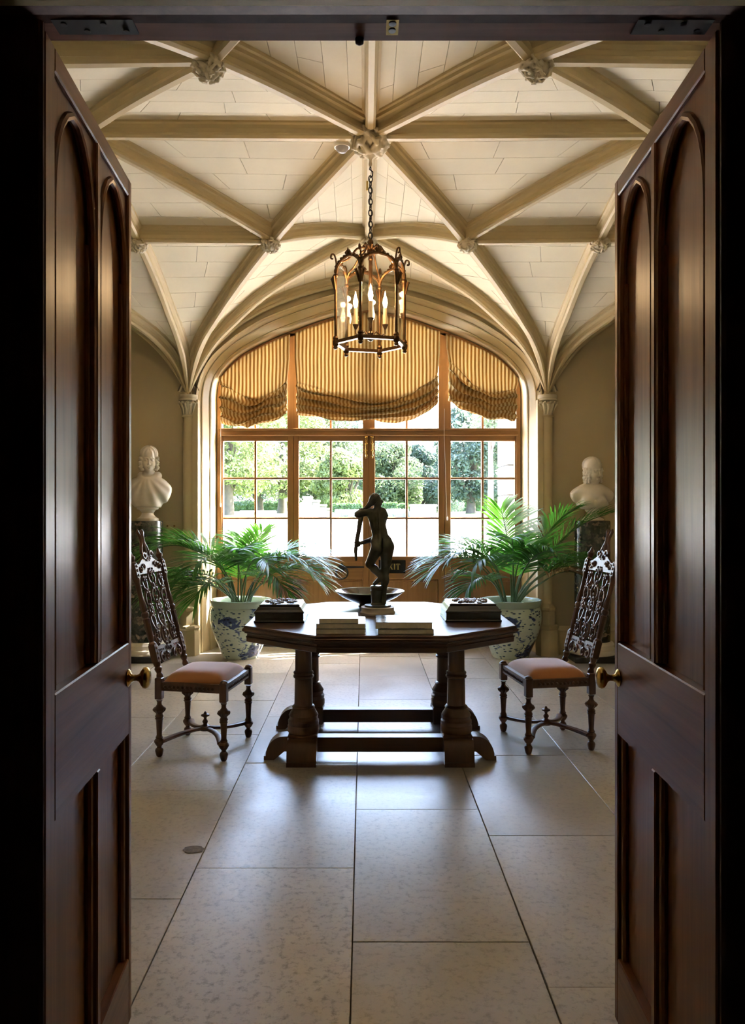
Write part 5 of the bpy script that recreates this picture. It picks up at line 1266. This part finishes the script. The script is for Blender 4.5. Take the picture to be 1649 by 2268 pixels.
def frond(r_, az, el, L, droop, ll, base, dry=0.0, nl=29, start=0.44, hang=0.55):
    """stem arching from base; returns (stem MB, leaflet MB)"""
    st_, lf = MB(), MB(); P = []; p = Vector(base); e = el; n = 26; h = Vector((cos(az), sin(az), 0)); tw = r_.uniform(-0.2, 0.2)
    for k in range(n + 1):
        q = k / n; P.append(p.copy()); ee = e - droop * q ** 1.7
        d = h * cos(ee) + Vector((0, 0, sin(ee))); p = p + d * (L / n); h = (Matrix.Rotation(tw / n, 3, 'Z') @ h)
    st_.tube(P, [0.0085 * (1 - 0.8 * k / n) + 0.0012 for k in range(n + 1)], 6)
    for k in range(nl):
        q = start + (1 - start) * (k + 0.5) / nl; x = q * n; i = min(int(x), n - 1); c = P[i].lerp(P[i + 1], x - i); t = (P[i + 1] - P[i]).normalized()
        sd0 = t.cross(Vector((0, 0, 1)))
        sd0 = sd0.normalized() if sd0.length > 0.05 else Vector((-sin(az), cos(az), 0)); up = sd0.cross(t)
        f = (k + 0.5) / nl; ln = 1.12 * ll * (0.55 + 0.55 * sin(pi * (0.18 + 0.72 * f))) * r_.uniform(0.88, 1.1)
        for s_ in (-1, 1):
            d = (sd0 * s_ * (0.88 - 0.35 * f) + t * (0.42 + 0.65 * f) + up * 0.22 + Vector((r_.gauss(0, .05), r_.gauss(0, .05), r_.gauss(0, .05)))).normalized()
            w0 = 0.0090 * r_.uniform(0.85, 1.25); q_ = c.copy(); ns = 5; vs_ = []; fs_ = []
            for j in range(ns + 1):
                g = j / ns; w_ = w0 * (0.35 + 1.2 * g) if g < 0.4 else w0 * 1.05 * (1 - ((g - 0.4) / 0.6) ** 1.8)
                wd = d.cross(up); wd = wd.normalized() if wd.length > 1e-4 else sd0
                fold = d.cross(wd).normalized() * w_ * 0.35
                vs_ += [q_ - wd * w_ + fold, q_, q_ + wd * w_ + fold]
                q_ = q_ + d * (ln / ns); d = (d + Vector((0, 0, -hang * (0.10 + 0.28 * g)))).normalized()
            for j in range(ns):
                a = j * 3; fs_ += [(a, a + 1, a + 4, a + 3), (a + 1, a + 2, a + 5, a + 4)]
            lf.add(vs_, fs_)
    return st_, lf
def tame(m, x, y):
    """fronds that would run into the wall, window or pedestals bend along them instead"""
    out = []
    for a, b, c in m.v:
        X, Y_ = x + a, y + b
        f = min(max((abs(X - 0.05) - 1.30) / 0.35, 0), 1); f = f * f * (3 - 2 * f); lim = 7.70 + (6.93 - 7.70) * f
        if Y_ > lim - 0.2: Y_ = lim - 0.2 * exp(-(Y_ - lim + 0.2) / 0.2)
        out.append((X - x, Y_ - y, max(c, -0.47)))
    m.v = out
def palm(x, y, lab, specs, seed):
    t = thing('palm', lab, 'plant', (x, y, 0.492), 0, 'potted palms'); r_ = random.Random(seed)
    for k, (az, el, L, droop, ll, dry) in enumerate(specs):
        a = R(az); b = (0.05 * cos(a + r_.uniform(-.6, .6)) + r_.uniform(-.03, .03), 0.05 * sin(a) + r_.uniform(-.03, .03), 0.0)
        s_, l_ = frond(r_, a, R(el), L, R(droop), ll, b, dry, hang=r_.uniform(0.45, 0.95))
        tame(l_, x, y); tame(s_, x, y); o = l_.obj('frond', M['palmdry' if dry else 'palm'], t, smooth=180, normals=False); s_.obj('stem', M['palmstem'], o)
    return t
# azimuth 0 = right, 90 = towards the window, 180 = left, 270 = towards the camera
PALM_L = [(182, 76, 1.28, 128, 0.36, 0), (205, 74, 1.22, 118, 0.34, 0), (160, 78, 1.12, 92, 0.30, 0), (195, 58, 0.98, 130, 0.34, 0), (222, 62, 0.92, 135, 0.32, 0), (248, 72, 0.98, 110, 0.32, 0),
          (280, 80, 0.92, 92, 0.30, 0), (300, 72, 1.02, 118, 0.30, 0), (325, 70, 1.06, 118, 0.33, 0), (345, 66, 1.12, 112, 0.32, 0), (10, 74, 1.05, 102, 0.30, 0), (60, 82, 1.08, 50, 0.26, 0),
          (100, 84, 1.00, 60, 0.26, 0), (350, 80, 0.72, 85, 0.26, 0), (190, 82, 0.80, 70, 0.26, 0), (318, 52, 0.85, 112, 0.26, 1), (270, 84, 0.66, 60, 0.24, 0), (212, 48, 0.84, 118, 0.33, 0), (192, 50, 0.92, 104, 0.34, 0), (236, 54, 0.82, 122, 0.32, 0), (308, 60, 0.92, 122, 0.33, 0), (335, 58, 1.0, 108, 0.33, 0)]
PALM_R = [(178, 70, 1.08, 112, 0.33, 0), (200, 66, 1.12, 120, 0.35, 0), (215, 74, 1.10, 112, 0.33, 0), (160, 78, 1.05, 84, 0.30, 0), (240, 70, 1.00, 112, 0.32, 0), (262, 78, 1.08, 88, 0.32, 0), (95, 84, 1.22, 40, 0.28, 0),
          (18, 68, 1.34, 58, 0.32, 0), (35, 78, 1.16, 52, 0.30, 0), (300, 76, 1.02, 105, 0.33, 0), (325, 70, 1.02, 125, 0.33, 0), (345, 68, 0.98, 132, 0.34, 0), (2, 72, 1.00, 118, 0.32, 0), (190, 82, 0.82, 64, 0.26, 0),
          (338, 62, 0.94, 124, 0.28, 1), (280, 84, 0.72, 60, 0.26, 0), (230, 56, 0.86, 112, 0.30, 0)]
palm(QLX, QY, 'feathery green palm in the left planter, arching over the carved chair', [(a, e, L * (0.76 if 30 < a < 150 else 0.93), d, l, k) for a, e, L, d, l, k in PALM_L], 21)
palm(QRX, QY, 'feathery green palm in the right planter, one long frond before the bust', [(a, e, L * (0.84 if 60 < a < 165 else 0.93), d, l, k) for a, e, L, d, l, k in PALM_R], 33)
# ================================================================== HANGING LANTERN
LX, LY = (820 - 805) * 4.60 / FPX, YC
ln = thing('hanging_lantern', 'hexagonal bronze lantern with glass sides and three candle bulbs', 'lantern', (LX, LY, 0), R(14))
G = M['gilt']; RL = 0.217; ZB_, ZC_ = 2.425, 2.815
hexp = [(RL * cos(R(60 * k)), RL * sin(R(60 * k))) for k in range(6)]
for k in range(6):
    a, b = hexp[k], hexp[(k + 1) % 6]; am = R(60 * k)
    MB().tube([(a[0], a[1], ZB_ - 0.02), (a[0], a[1], ZC_ + 0.03)], 0.0085, 8).obj('post', G, ln)
    d = Vector((b[0] - a[0], b[1] - a[1], 0)).normalized(); n_ = Vector((d.y, -d.x, 0))
    MB().prism([(-0.014, -0.011), (0.010, -0.011), (0.010, 0.009), (-0.014, 0.009)], n_, (0, 0, 1), d, (a[0], a[1], ZB_), RL).obj('bottom_bar', G, ln, smooth=0)
    # leafy collar, foot knop
    c = MB(); ra = lambda r_, s_, z: ((RL + r_) * cos(am) - s_ * sin(am), (RL + r_) * sin(am) + s_ * cos(am), z)
    for s_ in (-0.016, 0, 0.016): c.tube([ra(0.004, s_ * .5, ZC_ - 0.075), ra(0.012, s_, ZC_ - 0.03), ra(0.018, s_ * 1.5, ZC_ + 0.0), ra(0.024, s_ * 1.7, ZC_ - 0.01)], [0.004, 0.008, 0.009, 0.004], 6)
    c.ball(ra(0, 0, ZC_ + 0.01), (0.016, 0.016, 0.014), 8, 6); c.obj('leaf_collar', G, ln)
    c = MB(); c.lathe([(0.006, -0.045), (0.015, -0.036), (0.011, -0.026), (0.017, -0.018), (0.018, 0.006), (0.014, 0.012), (0.018, 0.022), (0.012, 0.034)], 10, (a[0], a[1], ZB_)); c.obj('foot_knop', G, ln)
    # arched head between two posts with a leaf at the crown
    A = []
    for q in range(13):
        t_ = q / 12; an = pi * t_; A.append(Vector((a[0] + (b[0] - a[0]) * (0.5 - 0.5 * cos(an)), a[1] + (b[1] - a[1]) * (0.5 - 0.5 * cos(an)), ZC_ + 0.02 + 0.085 * sin(an))))
    m = MB().tube(A, [0.0085 + 0.003 * (q % 2) for q in range(13)], 7)
    top = A[6]
    for s_ in (-1, 0, 1): m.tube([top + d * 0.004 * s_, top + d * 0.016 * s_ + Vector((0, 0, 0.022)), top + d * 0.010 * s_ + Vector((0, 0, 0.048 if s_ == 0 else 0.034))], [0.007, 0.009, 0.003], 6)
    for q in (2, 3, 4, 5, 7, 8, 9, 10): m.ball(A[q] + Vector((0, 0, 0.006)), (0.012, 0.012, 0.009), 6, 5)
    m.obj('arched_head', G, ln)
    # crown scroll from post to hub with a curl
    S = [(RL, ZC_ + 0.03), (RL * 0.90, ZC_ + 0.085), (RL * 0.66, ZC_ + 0.115), (RL * 0.50, ZC_ + 0.155), (RL * 0.38, ZC_ + 0.185), (RL * 0.20, ZC_ + 0.195), (0.012, ZC_ + 0.185)]
    m = MB().tube([(r * cos(am), r * sin(am), z) for r, z in pchip([(i, *p) for i, p in enumerate(S)], 22)[:, 1:]], 0.0062, 7)
    cur = [(RL * 0.97, ZC_ + 0.05), (RL * 0.99, ZC_ + 0.10), (RL * 1.04, ZC_ + 0.135), (RL * 1.12, ZC_ + 0.135), (RL * 1.13, ZC_ + 0.112), (RL * 1.07, ZC_ + 0.110)]
    m.tube([(r * cos(am), r * sin(am), z) for r, z in pchip([(i, *p) for i, p in enumerate(cur)], 18)[:, 1:]], 0.0055, 7); m.obj('crown_scroll', G, ln)
    # pane: arched sheet of glass inside the frame
    ins = 0.965; poly = [(a[0] * ins, a[1] * ins, ZB_ + 0.01), (b[0] * ins, b[1] * ins, ZB_ + 0.01)] + [(p.x * ins, p.y * ins, p.z - 0.006) for p in reversed(A)]
    v = poly + [(x * 0.985, y * 0.985, z) for x, y, z in poly]; n2 = len(poly)
    MB().add(v, [tuple(range(n2)), tuple(reversed(range(n2, 2 * n2)))] + [(i, (i + 1) % n2, n2 + (i + 1) % n2, n2 + i) for i in range(n2)]).obj('glass_pane', M['lglass'], ln, smooth=0)
m = MB(); m.lathe([(0.006, ZC_ + 0.11), (0.016, ZC_ + 0.125), (0.012, ZC_ + 0.145), (0.024, ZC_ + 0.165), (0.020, ZC_ + 0.185), (0.028, ZC_ + 0.20), (0.016, ZC_ + 0.215), (0.018, ZC_ + 0.235), (0.008, ZC_ + 0.25)], 14)
for k in range(6):
    a = R(60 * k + 30); m.tube([(0.02 * cos(a), 0.02 * sin(a), ZC_ + 0.19), (0.045 * cos(a), 0.045 * sin(a), ZC_ + 0.215), (0.05 * cos(a), 0.05 * sin(a), ZC_ + 0.20)], [0.008, 0.007, 0.004], 6)
m.obj('hub', G, ln)
m = MB(); m.tube([(0, 0, 2.47), (0, 0, ZC_ + 0.14)], 0.011, 10); m.lathe([(0.004, 2.44), (0.018, 2.447), (0.022, 2.462), (0.014, 2.475), (0.02, 2.49), (0.012, 2.50)], 14); m.obj('centre_rod', G, ln)
for k in range(3):
    a = R(-104 + 120 * k); cx, cy = 0.105 * cos(a), 0.105 * sin(a)
    m = MB().tube([(0.012 * cos(a), 0.012 * sin(a), 2.475), (0.04 * cos(a), 0.04 * sin(a), 2.505), (0.075 * cos(a), 0.075 * sin(a), 2.485), (cx, cy, 2.50), (cx, cy, 2.535)], 0.0045, 7); m.lathe([(0.006, 2.525), (0.018, 2.552), (0.02, 2.556), (0.012, 2.556)], 12, (cx, cy, 0)); m.obj('candle_arm', G, ln)
    cd = MB().lathe([(0.0125, 2.555), (0.0125, 2.655), (0.010, 2.657)], 14, (cx, cy, 0)).obj('candle_tube', M['candle'], ln)
    bl = MB().lathe([(0.007, 2.657), (0.012, 2.672), (0.0155, 2.690), (0.013, 2.710), (0.007, 2.730), (0.003, 2.752), (0.001, 2.760)], 12, (cx, cy, 0)).obj('bulb', M['bulb'], cd); bl['label'] = 'glowing flame shaped bulb'
    ld = bpy.data.lights.new('bulb_light', 'POINT'); ld.energy = 0.35; ld.color = (1.0, 0.66, 0.36); ld.shadow_soft_size = 0.018
    lo = bpy.data.objects.new('bulb_light', ld); col.objects.link(lo); lo.parent = ln; lo.location = (cx * 1.0, cy * 1.0, 2.775)
ch = thing('lantern_chain', 'iron chain and hook holding the lantern under the central boss', 'chain', (LX, LY, 0))
z = ZC_ + 0.25; k = 0
while z < 3.44:
    a = 0.4 + (pi / 2 if k % 2 else 0); dx, dy = cos(a), sin(a)
    MB().tube([(0.012 * sin(q) * dx, 0.012 * sin(q) * dy, z + 0.021 - 0.021 * cos(q) * 1.0) for q in [2 * pi * j / 12 for j in range(12)]], 0.0036, 6, True).obj('link', M['iron'], ch)
    z += 0.0345; k += 1
MB().tube([(0.0, 0, z - 0.005), (0.012, 0, z + 0.005), (0.014, 0, z + 0.03), (-0.004, 0, z + 0.045), (0, 0, z + 0.07)], 0.0045, 8).obj('hook', M['iron'], ch)
MB().lathe([(0.006, z + 0.06), (0.012, z + 0.075), (0.008, z + 0.10), (0.014, 3.555), (0.03, 3.565), (0.045, 3.575)], 14).obj('ceiling_stem', M['pale'], ch)
MB().box(-0.026, -0.013, -0.006, 0.006, 3.36, 3.42, ch=0.003).obj('tag', M['gold'], ch)
MB().tube([(0.006 * sin(q * 3), 0.006 * cos(q * 3), ZC_ + 0.25 + 0.55 * q / 9) for q in [j * 0.25 for j in range(37)]], 0.002, 5).obj('flex', M['iron'], ch)

# ================================================================== SMALL FIXTURES
# EXIT plate on the garden door, letters built as solid strokes
ex = thing('exit_sign', 'small black EXIT sign with gold letters on the garden door', 'sign', (0, 7.813, 0))
sx0, sx1, sz0, sz1 = (838 - 805) * 7.81 / FPX, (897.5 - 805) * 7.81 / FPX, HC - (1269.5 - 1134) * 7.81 / FPX, HC - (1240.5 - 1134) * 7.81 / FPX
MB().box(sx0, sx1, -0.008, 0.002, sz0, sz1, ch=0.002).obj('plate', M['ink'], ex, smooth=0)
MB().box(sx0, sx1, -0.0085, -0.004, sz1 - 0.0045, sz1 + 0.0005).obj('plate_edge', M['iron'], ex, smooth=0)
def strokes(segs, x, z, w_, h_, name):
    m = MB()
    for x0, y0, x1, y1, th in segs:
        a = Vector((x + x0 * w_, -0.0085, z + y0 * h_)); b = Vector((x + x1 * w_, -0.0085, z + y1 * h_)); d = (b - a).normalized(); n_ = Vector((-d.z, 0, d.x)) * th * 0.0026
        v = [a - n_, b - n_, b + n_, a + n_]; m.add(v + [p + Vector((0, -0.0012, 0)) for p in v], [(0, 1, 2, 3), (7, 6, 5, 4), (0, 4, 5, 1), (1, 5, 6, 2), (2, 6, 7, 3), (3, 7, 4, 0)])
    m.obj(name, M['gold'], ex, smooth=0)
cw, chh, cz = 0.036, 0.056, (sz0 + sz1) / 2 - 0.028; cx0 = sx0 + 0.062
strokes([(0.2, 0, 0.2, 1, 1.6), (0.02, 0, 0.86, 0, 0.8), (0.02, 1, 0.82, 1, 0.8), (0.2, 0.52, 0.66, 0.52, 0.8), (0.84, 0, 0.9, 0.22, 0.8), (0.8, 1, 0.82, 0.8, 0.8), (0.66, .42, .66, .62, .7)], cx0, cz, cw, chh, 'letter_e')
strokes([(0.1, 1, 0.9, 0, 1.7), (0.88, 1, 0.12, 0, 0.8), (0, 0, 0.3, 0, .7), (.7, 0, 1.02, 0, .7), (0, 1, .3, 1, .7), (.72, 1, 1, 1, .7)], cx0 + 0.044, cz, cw * 1.1, chh, 'letter_x')
strokes([(0.5, 0, 0.5, 1, 1.7), (0.2, 0, 0.8, 0, .8), (0.2, 1, 0.8, 1, .8)], cx0 + 0.089, cz, cw * 0.75, chh, 'letter_i')
strokes([(0.5, 0, 0.5, 1, 1.7), (0.25, 0, 0.75, 0, .8), (0, 1, 1, 1, .9), (0, 1, -0.02, 0.78, .8), (1, 1, 1.02, 0.78, .8)], cx0 + 0.121, cz, cw, chh, 'letter_t')
# wall plates beside the left pedestal, smoke detector at the crown
for k, (x, lab) in enumerate(((371, 'wall switch plate nearest the left pedestal'), (386, 'wall switch plate nearest the left wall shaft'))):
    p = px(x, 1165, YB - 0.004); t = thing('switch_plate', lab, 'switch', (p.x, YB - 0.001, p.z), 0, 'wall switches')
    MB().box(-0.036, 0.036, -0.007, 0.0, -0.044, 0.044, ch=0.002).obj('plate', M['wall'], t, smooth=0); MB().lathe([(0.010, 0), (0.006, 0.014)], 12, m=Matrix.Translation((0, -0.007, 0)) @ Matrix.Rotation(pi / 2, 4, 'X')).obj('toggle', M['brass'], t)
sd_ = thing('smoke_detector', 'small domed white smoke detector beside the central boss', 'detector', ((757 - 805) * 4.66 / FPX, 4.67, 3.70))
MB().lathe([(0.048, -0.045), (0.050, -0.02), (0.050, 0.06)], 24).obj('housing', M['white'], sd_); MB().lathe([(0.006, -0.078), (0.024, -0.072), (0.036, -0.058), (0.042, -0.044)], 20).obj('dome', mat('detector_dome', (0.4, 0.4, 0.42), 0.1), sd_)
